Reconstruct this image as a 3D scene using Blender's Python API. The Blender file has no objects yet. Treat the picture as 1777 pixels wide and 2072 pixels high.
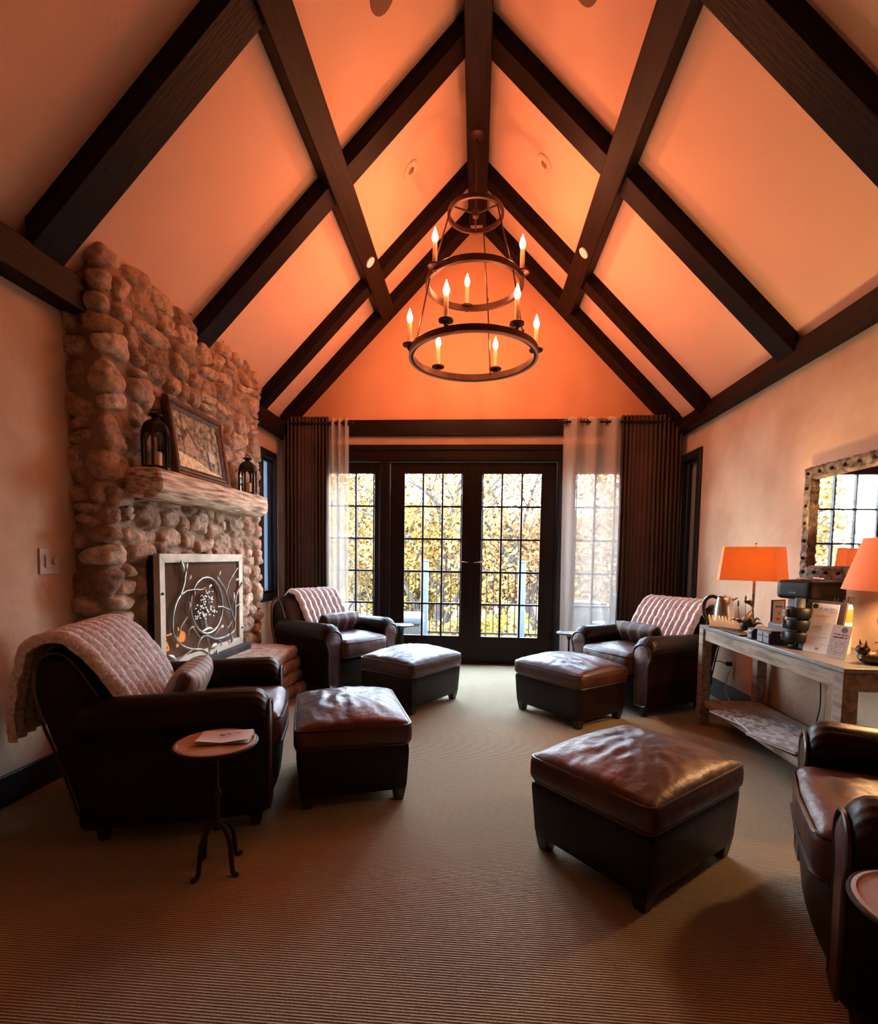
import bpy, math, random
import numpy as np
from mathutils import Vector, Matrix, noise
random.seed(7)
PI = math.pi
SC = bpy.context.scene
COL = SC.collection
sin, cos = math.sin, math.cos

# ---------------------------------------------------------------- helpers
def nz(x, y=0.0, z=0.0, s=1.0):
    return noise.noise(Vector((x*s, y*s, z*s)))

class MB:
    def __init__(self): self.v = []; self.f = []
    def add(self, vs, fs, M=None):
        o = len(self.v)
        if M is not None: vs = [tuple(M @ Vector(p)) for p in vs]
        self.v += [tuple(p) for p in vs]; self.f += [tuple(i+o for i in f) for f in fs]
        return self
    def box(self, x0, x1, y0, y1, z0, z1, M=None):
        vs = [(x0,y0,z0),(x1,y0,z0),(x1,y1,z0),(x0,y1,z0),(x0,y0,z1),(x1,y0,z1),(x1,y1,z1),(x0,y1,z1)]
        return self.add(vs, [(0,3,2,1),(4,5,6,7),(0,1,5,4),(1,2,6,5),(2,3,7,6),(3,0,4,7)], M)
    def prism(self, poly, a0, a1, axis='y', M=None):
        n = len(poly); vs = []
        for a in (a0, a1):
            for (p, q) in poly:
                vs.append({'y': (p, a, q), 'x': (a, p, q), 'z': (p, q, a)}[axis])
        fs = [tuple(range(n)), tuple(range(2*n-1, n-1, -1))]
        fs += [(i, i+n, (i+1) % n+n, (i+1) % n) for i in range(n)]
        return self.add(vs, fs, M)
    def loft(self, secs, cap=True, close=True, M=None):
        n = len(secs[0]); vs = [p for s in secs for p in s]; fs = []
        for k in range(len(secs)-1):
            for i in range(n if close else n-1):
                j = (i+1) % n
                fs.append((k*n+i, k*n+j, (k+1)*n+j, (k+1)*n+i))
        if cap:
            fs.append(tuple(range(n-1, -1, -1))); b = (len(secs)-1)*n
            fs.append(tuple(range(b, b+n)))
        return self.add(vs, fs, M)
    def tube(self, pts, r, seg=8, closed=False, M=None):
        P = [Vector(p) for p in pts]; n = len(P); secs = []
        rr = r if isinstance(r, (list, tuple)) else [r]*n
        up = None
        for i in range(n):
            a = P[(i-1) % n] if (closed or i > 0) else P[i]
            b = P[(i+1) % n] if (closed or i < n-1) else P[i]
            t = (b-a)
            if t.length < 1e-9: t = Vector((0,0,1))
            t.normalize()
            if up is None: up = Vector((0,0,1)) if abs(t.z) < .9 else Vector((1,0,0))
            s = t.cross(up)
            if s.length < 1e-4: s = t.cross(Vector((0.3,1,.2)))
            s.normalize(); u = s.cross(t).normalized(); up = u
            secs.append([tuple(P[i]+(s*cos(2*PI*k/seg)+u*sin(2*PI*k/seg))*rr[i]) for k in range(seg)])
        if closed: secs.append(secs[0]); return self.loft(secs, cap=False, M=M)
        return self.loft(secs, M=M)
    def lathe(self, prof, seg=24, c=(0,0,0), M=None, sx=1, sy=1):
        secs = [[(c[0]+r*sx*cos(2*PI*k/seg), c[1]+r*sy*sin(2*PI*k/seg), c[2]+z) for k in range(seg)] for r, z in prof]
        return self.loft(secs, M=M)
    def ball(self, c, r, seg=12, M=None):
        if not isinstance(r, (tuple, list)): r = (r, r, r)
        secs = []
        m = max(4, seg//2)
        for i in range(m+1):
            a = PI*i/m; q = max(sin(a), .02)
            secs.append([(c[0]+r[0]*q*cos(2*PI*k/seg), c[1]+r[1]*q*sin(2*PI*k/seg), c[2]-r[2]*cos(a)) for k in range(seg)])
        return self.loft(secs, M=M)
    def grid(self, fn, nu, nv, M=None):
        vs = [fn(i/nu, j/nv) for i in range(nu+1) for j in range(nv+1)]
        fs = [(i*(nv+1)+j, (i+1)*(nv+1)+j, (i+1)*(nv+1)+j+1, i*(nv+1)+j+1) for i in range(nu) for j in range(nv)]
        return self.add(vs, fs, M)
    def sheet(self, fn, nu, nv, th, M=None):
        """closed sheet: fn(u,v)->(point, normal)"""
        A = []; B = []
        for i in range(nu+1):
            for j in range(nv+1):
                p, n = fn(i/nu, j/nv); p = Vector(p); n = Vector(n)
                A.append(tuple(p+n*th)); B.append(tuple(p))
        N = (nu+1)*(nv+1); ix = lambda i, j: i*(nv+1)+j; fs = []
        for i in range(nu):
            for j in range(nv):
                q = (ix(i,j), ix(i+1,j), ix(i+1,j+1), ix(i,j+1))
                fs.append(q); fs.append(tuple(k+N for k in reversed(q)))
        for i in range(nu):
            for j in (0, nv): fs.append((ix(i,j), ix(i+1,j), ix(i+1,j)+N, ix(i,j)+N))
        for j in range(nv):
            for i in (0, nu): fs.append((ix(i,j), ix(i,j+1), ix(i,j+1)+N, ix(i,j)+N))
        return self.add(A+B, fs, M)
    def puff(self, w, d, h, r, crown=0., n=24, fn=None, M=None, c=(0,0,0), belly=0.):
        """rounded, crowned cushion centred on c"""
        key = {}; vs = []; fs = []
        hx, hy, hz = w/2, d/2, h/2
        def vert(a, b, e):
            k = (round(a, 4), round(b, 4), round(e, 4))
            if k in key: return key[k]
            def sp(t, H):
                q = r/H if H > r else .99
                return t*H
            P = Vector((sp(a, hx), sp(b, hy), sp(e, hz)))
            Q = Vector((max(-hx+r, min(hx-r, P.x)), max(-hy+r, min(hy-r, P.y)), max(-hz+min(r, hz*.999), min(hz-min(r, hz*.999), P.z))))
            dlt = P-Q
            if dlt.length > 1e-9:
                if max(abs(a), abs(b), abs(e)) > .999: P = Q+dlt.normalized()*min(r, hz) if dlt.length > 1e-9 else P
            gx = max(0, 1-(P.x/hx)**2); gy = max(0, 1-(P.y/hy)**2)
            if P.z > -hz*.2: P.z += crown*(gx*gy)**.6*(1 if P.z > 0 else .2)
            if belly:
                gz = max(0, 1-(P.z/hz)**2) if abs(P.z) < hz else 0
                P.x += belly*gz*gy*(1 if P.x > 0 else -1)*min(1, abs(P.x)/hx*1.0); P.y += belly*gz*gx*(1 if P.y > 0 else -1)*min(1, abs(P.y)/hy)
            if fn: P = P+Vector(fn(P, hx, hy, hz))
            key[k] = len(vs); vs.append((P.x+c[0], P.y+c[1], P.z+c[2])); return key[k]
        L = [-1+2*i/n for i in range(n+1)]
        m = max(4, int(n*h/max(w, d)*1.5)); LZ = [-1+2*i/m for i in range(m+1)]
        def face(f, A, B):
            for i in range(len(A)-1):
                for j in range(len(B)-1):
                    fs.append(tuple(vert(*f(a, b)) for a, b in ((A[i],B[j]),(A[i+1],B[j]),(A[i+1],B[j+1]),(A[i],B[j+1]))))
        face(lambda a, b: (a, b, 1), L, L); face(lambda a, b: (b, a, -1), L, L)
        face(lambda a, b: (1, a, b), L, LZ); face(lambda a, b: (-1, -a, b), L, LZ)
        face(lambda a, b: (-a, 1, b), L, LZ); face(lambda a, b: (a, -1, b), L, LZ)
        return self.add(vs, fs, M)
    def build(self, name, m, parent=None, smooth=35, bevel=0, seg=2, fix=True, **kw):
        me = bpy.data.meshes.new(name); me.from_pydata(self.v, [], self.f); me.update()
        o = bpy.data.objects.new(name, me); COL.objects.link(o)
        if fix:
            import bmesh
            bm = bmesh.new(); bm.from_mesh(me); bmesh.ops.recalc_face_normals(bm, faces=bm.faces); bm.to_mesh(me); bm.free()
        if m is not None: me.materials.append(m)
        if smooth:
            for p in me.polygons: p.use_smooth = True
            me.set_sharp_from_angle(angle=math.radians(smooth))
        if bevel:
            md = o.modifiers.new('bevel', 'BEVEL'); md.width = bevel; md.segments = seg; md.limit_method = 'ANGLE'; md.angle_limit = math.radians(40)
            for p in me.polygons: p.use_smooth = True
            md.harden_normals = False
        if parent is not None: o.parent = parent
        for k, v in kw.items(): o[k] = v
        return o

def box(x0, x1, y0, y1, z0, z1, M=None): return MB().box(x0, x1, y0, y1, z0, z1, M)
def thing(name, label, cat, loc=(0,0,0), rz=0.0, group=None):
    o = bpy.data.objects.new(name, None); COL.objects.link(o); o.location = loc; o.rotation_euler = (0, 0, rz)
    o.empty_display_size = .1; o['label'] = label; o['category'] = cat
    if group: o['group'] = group
    return o
def tag(o, label, cat, group=None):
    o['label'] = label; o['category'] = cat
    if group: o['group'] = group
    return o
def struct(o): o['kind'] = 'structure'; return o
def dup(root, loc, rz, label, group=None):
    r = root.copy(); COL.objects.link(r); r.location = loc; r.rotation_euler = (root.rotation_euler[0], root.rotation_euler[1], rz); r['label'] = label
    if group: r['group'] = group
    for ch in list(root.children):
        c = ch.copy(); COL.objects.link(c); c.parent = r
        for g in list(ch.children):
            d = g.copy(); COL.objects.link(d); d.parent = c
    return r
def Rz(a): return Matrix.Rotation(a, 4, 'Z')
def T(x, y, z): return Matrix.Translation((x, y, z))
def spline(pts, n=4):
    out = []; P = [Vector(p) for p in pts]
    for i in range(len(P)-1):
        a = P[max(i-1, 0)]; b = P[i]; c = P[i+1]; d = P[min(i+2, len(P)-1)]
        for k in range(n):
            t = k/n
            out.append(.5*((2*b)+(c-a)*t+(2*a-5*b+4*c-d)*t*t+(3*b-a-3*c+d)*t**3))
    out.append(P[-1]); return [tuple(p) for p in out]

# ---------------------------------------------------------------- materials
def mat(name, c1, c2=None, rough=.6, metal=0., scale=10., bump=0., bscale=None, spec=.5, coat=0., stretch=(1,1,1), detail=4., rr=0., emis=None, estr=0., sheen=0., coord='Object', lo=.35, hi=.65, bdist=.01):
    m = bpy.data.materials.new(name); m.use_nodes = True; nt = m.node_tree; N = nt.nodes; L = nt.links
    b = N['Principled BSDF']; b.inputs['Roughness'].default_value = rough; b.inputs['Metallic'].default_value = metal
    b.inputs['Specular IOR Level'].default_value = spec; b.inputs['Coat Weight'].default_value = coat; b.inputs['Coat Roughness'].default_value = .15
    b.inputs['Base Color'].default_value = (*c1, 1); b.inputs['Sheen Weight'].default_value = sheen
    if emis: b.inputs['Emission Color'].default_value = (*emis, 1); b.inputs['Emission Strength'].default_value = estr
    tc = N.new('ShaderNodeTexCoord'); mp = N.new('ShaderNodeMapping'); mp.inputs['Scale'].default_value = stretch
    L.new(tc.outputs[coord], mp.inputs['Vector'])
    if c2 is not None:
        n1 = N.new('ShaderNodeTexNoise'); n1.inputs['Scale'].default_value = scale; n1.inputs['Detail'].default_value = detail
        L.new(mp.outputs[0], n1.inputs['Vector'])
        r = N.new('ShaderNodeValToRGB'); r.color_ramp.elements[0].position = lo; r.color_ramp.elements[1].position = hi
        r.color_ramp.elements[0].color = (*c1, 1); r.color_ramp.elements[1].color = (*c2, 1)
        L.new(n1.outputs['Fac'], r.inputs[0]); L.new(r.outputs[0], b.inputs['Base Color'])
        if rr:
            mr = N.new('ShaderNodeMapRange'); mr.inputs['To Min'].default_value = rough-rr; mr.inputs['To Max'].default_value = rough+rr
            L.new(n1.outputs['Fac'], mr.inputs['Value']); L.new(mr.outputs[0], b.inputs['Roughness'])
    if bump:
        n2 = N.new('ShaderNodeTexNoise'); n2.inputs['Scale'].default_value = bscale or scale*3; n2.inputs['Detail'].default_value = 5
        L.new(mp.outputs[0], n2.inputs['Vector'])
        bp = N.new('ShaderNodeBump'); bp.inputs['Strength'].default_value = bump; bp.inputs['Distance'].default_value = bdist
        L.new(n2.outputs['Fac'], bp.inputs['Height']); L.new(bp.outputs[0], b.inputs['Normal'])
    return m
def wavemat(name, c1, c2, scale, axis='Y', rough=.9, bump=.6, dist=.004, c3=None, distort=1.0):
    m = mat(name, c1, rough=rough); nt = m.node_tree; N = nt.nodes; L = nt.links; b = N['Principled BSDF']
    tc = N.new('ShaderNodeTexCoord'); w = N.new('ShaderNodeTexWave'); w.bands_direction = axis; w.inputs['Scale'].default_value = scale
    w.inputs['Distortion'].default_value = distort; w.inputs['Detail'].default_value = 2; w.inputs['Detail Scale'].default_value = 1.5
    L.new(tc.outputs['Object'], w.inputs['Vector'])
    n = N.new('ShaderNodeTexNoise'); n.inputs['Scale'].default_value = 260; n.inputs['Detail'].default_value = 2; L.new(tc.outputs['Object'], n.inputs['Vector'])
    mx = N.new('ShaderNodeMix'); mx.data_type = 'RGBA'; mx.inputs[6].default_value = (*c1, 1); mx.inputs[7].default_value = (*c2, 1)
    ad = N.new('ShaderNodeMath'); ad.operation = 'MULTIPLY'; L.new(w.outputs['Fac'], ad.inputs[0]); L.new(n.outputs['Fac'], ad.inputs[1])
    sc = N.new('ShaderNodeMath'); sc.operation = 'MULTIPLY'; sc.inputs[1].default_value = 1.7; sc.use_clamp = True; L.new(ad.outputs[0], sc.inputs[0])
    L.new(sc.outputs[0], mx.inputs[0]); L.new(mx.outputs[2], b.inputs['Base Color'])
    bp = N.new('ShaderNodeBump'); bp.inputs['Strength'].default_value = bump; bp.inputs['Distance'].default_value = dist
    L.new(sc.outputs[0], bp.inputs['Height']); L.new(bp.outputs[0], b.inputs['Normal'])
    return m

M = {}
M['carpet'] = wavemat('ribbed_carpet', (.20,.155,.090), (.60,.485,.30), 38, 'Y', .95, .9, .006, distort=.6)
M['wall'] = mat('plaster_wall', (.50,.335,.22), (.64,.455,.315), rough=.85, scale=2.2, bump=.5, bscale=9, spec=.2, bdist=.02)
M['ceiling'] = mat('painted_ceiling', (.78,.49,.335), (.83,.53,.37), rough=.9, scale=1.1, bump=.12, bscale=60, spec=.15)
M['gable'] = mat('gable_plaster', (.74,.38,.22), (.80,.43,.26), rough=.9, scale=1.6, bump=.15, bscale=40, spec=.15)
def wood(name, a, b, st, rough=.6, sc=6, bump=.4, spec=.12): return mat(name, a, b, lo=.33, hi=.58, rough=rough, scale=sc, stretch=st, bump=bump, bscale=sc*2, spec=spec, detail=8, bdist=.006)
M['beam'] = wood('dark_stained_beam', (.004,.0016,.001), (.011,.004,.002), (1,6,1), .55)
M['beamY'] = wood('dark_stained_purlin', (.005,.002,.001), (.015,.0055,.003), (6,.6,6), .55)
M['frame'] = mat('dark_door_paint', (.010,.005,.004), (.014,.007,.005), rough=.45, scale=4, spec=.18)
M['steel_frame'] = mat('side_window_frame', (.012,.012,.014), rough=.4)
M['leather'] = mat('shaded_brown_leather', (.005,.0018,.0015), (.012,.0035,.0025), rough=.40, scale=5, bump=.35, bscale=38, spec=.20, rr=.09, bdist=.004)  # bodies and sides: brown leather with their deep shade put into the colour
M['leather_lit'] = mat('lit_brown_leather', (.034,.008,.0045), (.085,.019,.009), rough=.42, scale=4, bump=.5, bscale=26, spec=.6, rr=.08, bdist=.008)  # same leather on tops and fronts, coloured redder and lighter as if lamplit
M['pipe'] = mat('leather_piping', (.028,.011,.008), rough=.3, spec=.7)
M['leg'] = mat('dark_wood_foot', (.012,.007,.005), rough=.4)
M['fur'] = mat('cream_fur_throw', (.55,.53,.52), (.88,.88,.88), rough=.95, scale=70, bump=.6, bscale=120, spec=.1, sheen=.3, detail=3, bdist=.012)
M['iron'] = mat('wrought_iron', (.012,.010,.009), (.03,.024,.02), rough=.5, metal=.6, scale=20, bump=.2)
M['bronze'] = mat('chandelier_bronze', (.035,.016,.010), (.07,.03,.018), rough=.42, metal=.7, scale=12)
M['silver'] = mat('brushed_pewter', (.26,.25,.23), (.46,.44,.40), rough=.45, metal=.7, scale=18)
M['pewter_frame'] = mat('champagne_metal', (.42,.35,.26), (.60,.51,.39), rough=.55, metal=.25, scale=9)
M['meshwire'] = mat('screen_wire', (.20,.18,.14), rough=.55, metal=.2)
M['steel'] = mat('stainless_steel', (.55,.53,.50), rough=.2, metal=1.0)
M['black'] = mat('black_plastic', (.005,.005,.006), rough=.45, spec=.25)
M['greyplas'] = mat('grey_plastic', (.17,.20,.22), rough=.4)
M['navy'] = mat('navy_card', (.010,.012,.05), rough=.5)
M['paper'] = mat('white_paper', (.72,.72,.70), rough=.8)
M['greypaper'] = mat('grey_paper', (.42,.40,.37), (.5,.48,.45), rough=.8, scale=60)
M['ink'] = mat('ink', (.05,.05,.06), rough=.7)
M['cream'] = mat('cream_candle_sleeve', (.80,.55,.30), rough=.5)
M['white'] = mat('white_paint', (.72,.74,.76), rough=.5)
M['post'] = mat('blue_grey_post', (.085,.11,.14), rough=.6)
M['greywood'] = wood('weathered_grey_wood', (.17,.135,.10), (.33,.27,.21), (8,1,8), .7, 5)
M['tabletop_wood'] = wood('side_table_wood', (.34,.20,.12), (.52,.34,.22), (1,7,1), .45, 4)
M['zinc'] = mat('grey_console_top', (.10,.11,.12), (.17,.18,.19), rough=.35, scale=9, spec=.6)
M['mantel'] = wood('hewn_mantel_wood', (.24,.15,.09), (.88,.72,.55), (4,1.0,13), .7, 5, 1.0)
M['frame_wood'] = mat('carved_dark_frame', (.035,.013,.008), (.08,.032,.018), rough=.4, scale=30, bump=.6)
M['drape'] = mat('brown_drape', (.050,.024,.017), (.075,.036,.025), rough=.75, scale=3, spec=.3, sheen=.2)
M['soot'] = mat('sooty_brick', (.02,.015,.012), (.05,.035,.025), rough=.9, scale=8, bump=.5)
M['log'] = mat('charred_log', (.03,.02,.015), (.10,.06,.04), rough=.9, scale=12, bump=.8)
M['mirror_glass'] = mat('mirror_glass', (.85,.86,.85), rough=.015, metal=1.0)
M['ornate'] = mat('carved_stone_frame', (.06,.045,.03), (.26,.20,.14), rough=.8, scale=26, bump=1.0, bscale=30, detail=6, bdist=.02)
M['brass'] = mat('dark_brass', (.22,.11,.045), rough=.35, metal=.9)
M['figure'] = mat('patinated_bronze', (.018,.014,.010), (.10,.08,.06), rough=.35, metal=.8, scale=22, bump=.5)
M['deck'] = wood('deck_boards', (.045,.045,.045), (.07,.07,.065), (1,8,1), .8, 4)
M['bark'] = mat('tree_bark', (.006,.004,.003), (.018,.013,.010), rough=.95, scale=9, stretch=(1,1,.3), bump=.9)
M['wicker'] = mat('grey_wicker', (.030,.030,.030), (.09,.09,.085), rough=.8, scale=60, bump=.8)
M['hill'] = mat('leaf_litter', (.06,.030,.010), (.12,.078,.028), rough=1., scale=6, bump=.6, bscale=14, coord='Object')
M['switch'] = mat('cream_switch', (.50,.38,.29), rough=.5)

def leafmat(name, a, b, c):
    m = bpy.data.materials.new(name); m.use_nodes = True; nt = m.node_tree; N = nt.nodes; L = nt.links; N.clear()
    out = N.new('ShaderNodeOutputMaterial'); g = N.new('ShaderNodeNewGeometry'); r = N.new('ShaderNodeValToRGB')
    r.color_ramp.elements[0].color = (*a, 1); r.color_ramp.elements[1].color = (*c, 1); e = r.color_ramp.elements.new(.5); e.color = (*b, 1)
    L.new(g.outputs['Random Per Island'], r.inputs[0])
    d = N.new('ShaderNodeBsdfDiffuse'); t = N.new('ShaderNodeBsdfTranslucent'); mx = N.new('ShaderNodeMixShader'); mx.inputs[0].default_value = .45
    L.new(r.outputs[0], d.inputs[0]); L.new(r.outputs[0], t.inputs[0]); L.new(d.outputs[0], mx.inputs[1]); L.new(t.outputs[0], mx.inputs[2]); L.new(mx.outputs[0], out.inputs[0])
    return m
M['leaf_yellow'] = leafmat('yellow_leaves', (.150,.078,.018), (.185,.120,.044), (.018,.008,.002))
M['leaf_orange'] = leafmat('orange_leaves', (.135,.070,.026), (.175,.108,.056), (.022,.009,.004))
M['leaf_green'] = leafmat('yellow_green_leaves', (.110,.080,.010), (.150,.112,.026), (.018,.012,.003))

def shader_mix(name, parts):
    """parts: list of (kind, colour, rough, weight)"""
    m = bpy.data.materials.new(name); m.use_nodes = True; nt = m.node_tree; N = nt.nodes; L = nt.links; N.clear()
    out = N.new('ShaderNodeOutputMaterial'); cur = None; tot = 0
    for kind, c, ro, w in parts:
        s = N.new({'d': 'ShaderNodeBsdfDiffuse', 't': 'ShaderNodeBsdfTransparent', 'l': 'ShaderNodeBsdfTranslucent', 'g': 'ShaderNodeBsdfGlossy'}[kind])
        s.inputs[0].default_value = (*c, 1)
        if kind == 'g': s.inputs['Roughness'].default_value = ro
        if cur is None: cur = s; tot = w
        else:
            mx = N.new('ShaderNodeMixShader'); tot += w; mx.inputs[0].default_value = w/tot
            L.new(cur.outputs[0], mx.inputs[1]); L.new(s.outputs[0], mx.inputs[2]); cur = mx
    L.new(cur.outputs[0], out.inputs[0]); return m
M['glass'] = shader_mix('window_glass', [('t', (.96,.97,.97), 0, .95), ('g', (1,1,1), .02, .05)])
M['lglass'] = shader_mix('lantern_glass', [('t', (.92,.90,.86), 0, .90), ('g', (1,1,1), .05, .10)])
M['sheer'] = shader_mix('sheer_curtain_cloth', [('t', (1,1,1), 0, .70), ('l', (.80,.76,.70), 0, .03), ('d', (.88,.83,.76), 0, .27)])
M['pane_backing'] = shader_mix('grey_pane_backing', [('d', (.32,.34,.37), 0, .76), ('l', (.34,.42,.50), 0, .24)])  # added panel behind the left side window, tinted like the bluish view outside
M['pane_backing_dim'] = shader_mix('dim_pane_backing', [('d', (.30,.29,.28), 0, .93), ('l', (.20,.19,.18), 0, .07)])  # added panel behind the right side window, dimmer like its view
M['shade'] = shader_mix('orange_lampshade_linen', [('d', (.85,.55,.36), 0, .69), ('l', (.80,.42,.055), 0, .31)])
M['sachet'] = shader_mix('cream_sachet_paper', [('d', (.85,.72,.50), 0, .6), ('l', (.9,.7,.4), 0, .4)])
def emit(name, c, s):
    m = bpy.data.materials.new(name); m.use_nodes = True; nt = m.node_tree; N = nt.nodes; N.clear()
    out = N.new('ShaderNodeOutputMaterial'); e = N.new('ShaderNodeEmission'); e.inputs[0].default_value = (*c, 1); e.inputs[1].default_value = s
    nt.links.new(e.outputs[0], out.inputs[0]); return m
BULB = 335.
M['flame'] = emit('candle_bulb_glow', (1.0,.30,.125), BULB)
M['lampbulb'] = emit('lamp_bulb_glow', (1.0,.55,.24), 1000.)
M['fire'] = emit('fire_glow', (1.0,.28,.05), 14.)

# striped pillow and stone (vertex attribute driven) materials
def striped(name, a, b, sc, axis='X'):
    m = mat(name, a, rough=.6, spec=.35); nt = m.node_tree; N = nt.nodes; L = nt.links
    tc = N.new('ShaderNodeTexCoord'); w = N.new('ShaderNodeTexWave'); w.bands_direction = axis; w.inputs['Scale'].default_value = sc; w.inputs['Distortion'].default_value = .5
    r = N.new('ShaderNodeValToRGB'); r.color_ramp.elements[0].position = .72; r.color_ramp.elements[1].position = .86
    r.color_ramp.elements[0].color = (*a, 1); r.color_ramp.elements[1].color = (*b, 1)
    L.new(tc.outputs['Object'], w.inputs[0]); L.new(w.outputs['Fac'], r.inputs[0]); L.new(r.outputs[0], N['Principled BSDF'].inputs['Base Color']); return m
M['pillow_brown'] = striped('brown_striped_pillow', (.045,.020,.014), (.20,.13,.09), 3.2)
M['pillow_beige'] = striped('beige_striped_pillow', (.36,.27,.21), (.12,.07,.05), 5.5)
def stonemat():
    m = mat('field_stone', (.3,.2,.15), rough=.85, spec=.25); nt = m.node_tree; N = nt.nodes; L = nt.links; b = N['Principled BSDF']
    at = N.new('ShaderNodeAttribute'); at.attribute_name = 'stone'
    sp = N.new('ShaderNodeSeparateColor'); L.new(at.outputs['Color'], sp.inputs[0])
    r = N.new('ShaderNodeValToRGB'); el = r.color_ramp.elements
    el[0].color = (.54,.34,.23,1); el[1].color = (.92,.74,.58,1)
    for pz, c in ((.25,(.72,.52,.38)),(.45,(.38,.25,.18)),(.6,(.86,.67,.50)),(.8,(.60,.40,.28))): e = el.new(pz); e.color = (*c, 1)
    L.new(sp.outputs[0], r.inputs[0])
    tc = N.new('ShaderNodeTexCoord'); n = N.new('ShaderNodeTexNoise'); n.inputs['Scale'].default_value = 22; n.inputs['Detail'].default_value = 8; n.inputs['Roughness'].default_value = .7
    L.new(tc.outputs['Object'], n.inputs['Vector'])
    r2 = N.new('ShaderNodeValToRGB'); r2.color_ramp.elements[0].position = .32; r2.color_ramp.elements[1].position = .62
    r2.color_ramp.elements[0].color = (.35,.33,.32,1); r2.color_ramp.elements[1].color = (1.25,1.2,1.15,1); L.new(n.outputs['Fac'], r2.inputs[0])
    mu = N.new('ShaderNodeMix'); mu.data_type = 'RGBA'; mu.blend_type = 'MULTIPLY'; mu.inputs[0].default_value = .85
    L.new(r.outputs[0], mu.inputs[6]); L.new(r2.outputs[0], mu.inputs[7])
    mx = N.new('ShaderNodeMix'); mx.data_type = 'RGBA'; mx.inputs[6].default_value = (.44,.30,.21,1)
    L.new(sp.outputs[1], mx.inputs[0]); L.new(mu.outputs[2], mx.inputs[7]); L.new(mx.outputs[2], b.inputs['Base Color'])
    bp = N.new('ShaderNodeBump'); bp.inputs['Strength'].default_value = 1.0; bp.inputs['Distance'].default_value = .03
    L.new(n.outputs['Fac'], bp.inputs['Height']); L.new(bp.outputs[0], b.inputs['Normal']); return m
M['stone'] = stonemat()
# ---------------------------------------------------------------- room shell
XL, XR, YB, YF = -2.01, 1.948, 5.117, -1.6
X0, RZ, SL = -.0556, 4.427, 1.0325
NN = math.sqrt(1+SL*SL)
def zc(x): return RZ-SL*abs(x-X0)
struct(box(XL-.2, XR+.2, YF-.2, YB+.16, -.12, 0).build('floor', M['carpet'], smooth=0))
# left wall with the fire opening and a narrow window
FB = (2.68, 3.58, .42, 1.0)
LW = (4.60, 4.90, .70, 2.03)
w = MB()
w.box(XL-.16, XL, YF, FB[0], 0, 2.55); w.box(XL-.16, XL, FB[0], FB[1], 0, FB[2]); w.box(XL-.16, XL, FB[0], FB[1], FB[3], 2.55)
w.box(XL-.16, XL, FB[1], LW[0], 0, 2.55); w.box(XL-.16, XL, LW[0], LW[1], 0, LW[2]); w.box(XL-.16, XL, LW[0], LW[1], LW[3], 2.55); w.box(XL-.16, XL, LW[1], YB, 0, 2.55)
struct(w.build('wall_left', M['wall'], smooth=0))
RW = (4.66, 4.98, .70, 2.03)
w = MB()
w.box(XR, XR+.16, YF, RW[0], 0, 2.5); w.box(XR, XR+.16, RW[0], RW[1], 0, RW[2]); w.box(XR, XR+.16, RW[0], RW[1], RW[3], 2.5); w.box(XR, XR+.16, RW[1], YB, 0, 2.5)
struct(w.build('wall_right', M['wall'], smooth=0))
# far wall: jambs either side of the door group, strip over it, gable above
OX0, OX1, OZ = -1.72, 1.61, 2.212
w = MB(); w.box(XL-.16, OX0, YB, YB+.16, 0, OZ); w.box(OX1, XR+.16, YB, YB+.16, 0, OZ); w.box(XL-.16, XR+.16, YB, YB+.16, OZ, 2.42)
struct(w.build('wall_back', M['wall'], smooth=0))
g = MB().prism([(X0-1.955, 2.42), (X0+1.955, 2.42), (X0, RZ+.02)], YB, YB+.16)
struct(g.build('wall_gable', M['gable'], smooth=0))
g = MB().prism([(XL-.16, -.0), (XR+.16, 0), (XR+.16, zc(XR+.16)), (X0, RZ), (XL-.16, zc(XL-.16))], YF-.16, YF)
struct(g.build('wall_front', M['wall'], smooth=0))
th = .14
c = MB()
c.prism([(X0, RZ), (XL-.2, zc(XL-.2)), (XL-.2, zc(XL-.2)+th), (X0, RZ+th)], YF-.16, YB+.16)
c.prism([(X0, RZ), (XR+.2, zc(XR+.2)), (XR+.2, zc(XR+.2)+th), (X0, RZ+th)], YF-.16, YB+.16)
struct(c.build('ceiling', M['ceiling'], smooth=0))
# trims
struct(MB().box(XL, XL+.11, YF, 2.385, 2.245, 2.40).box(XL, XL+.11, 4.19, YB, 2.265, 2.40).build('trim_1', M['beamY'], bevel=.004))
struct(box(XR-.10, XR, YF, YB, 2.275, 2.39).build('trim_2', M['beamY'], bevel=.004))
bl = MB(); bl.box(XL, XL+.018, YF, 2.36, 0, .135); bl.box(XL, XL+.018, 4.20, YB, 0, .135)
struct(bl.build('baseboard_left', M['steel_frame'], bevel=.003))
struct(box(XR-.018, XR, YF, YB, 0, .145).build('baseboard_right', M['steel_frame'], bevel=.003))

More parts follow.
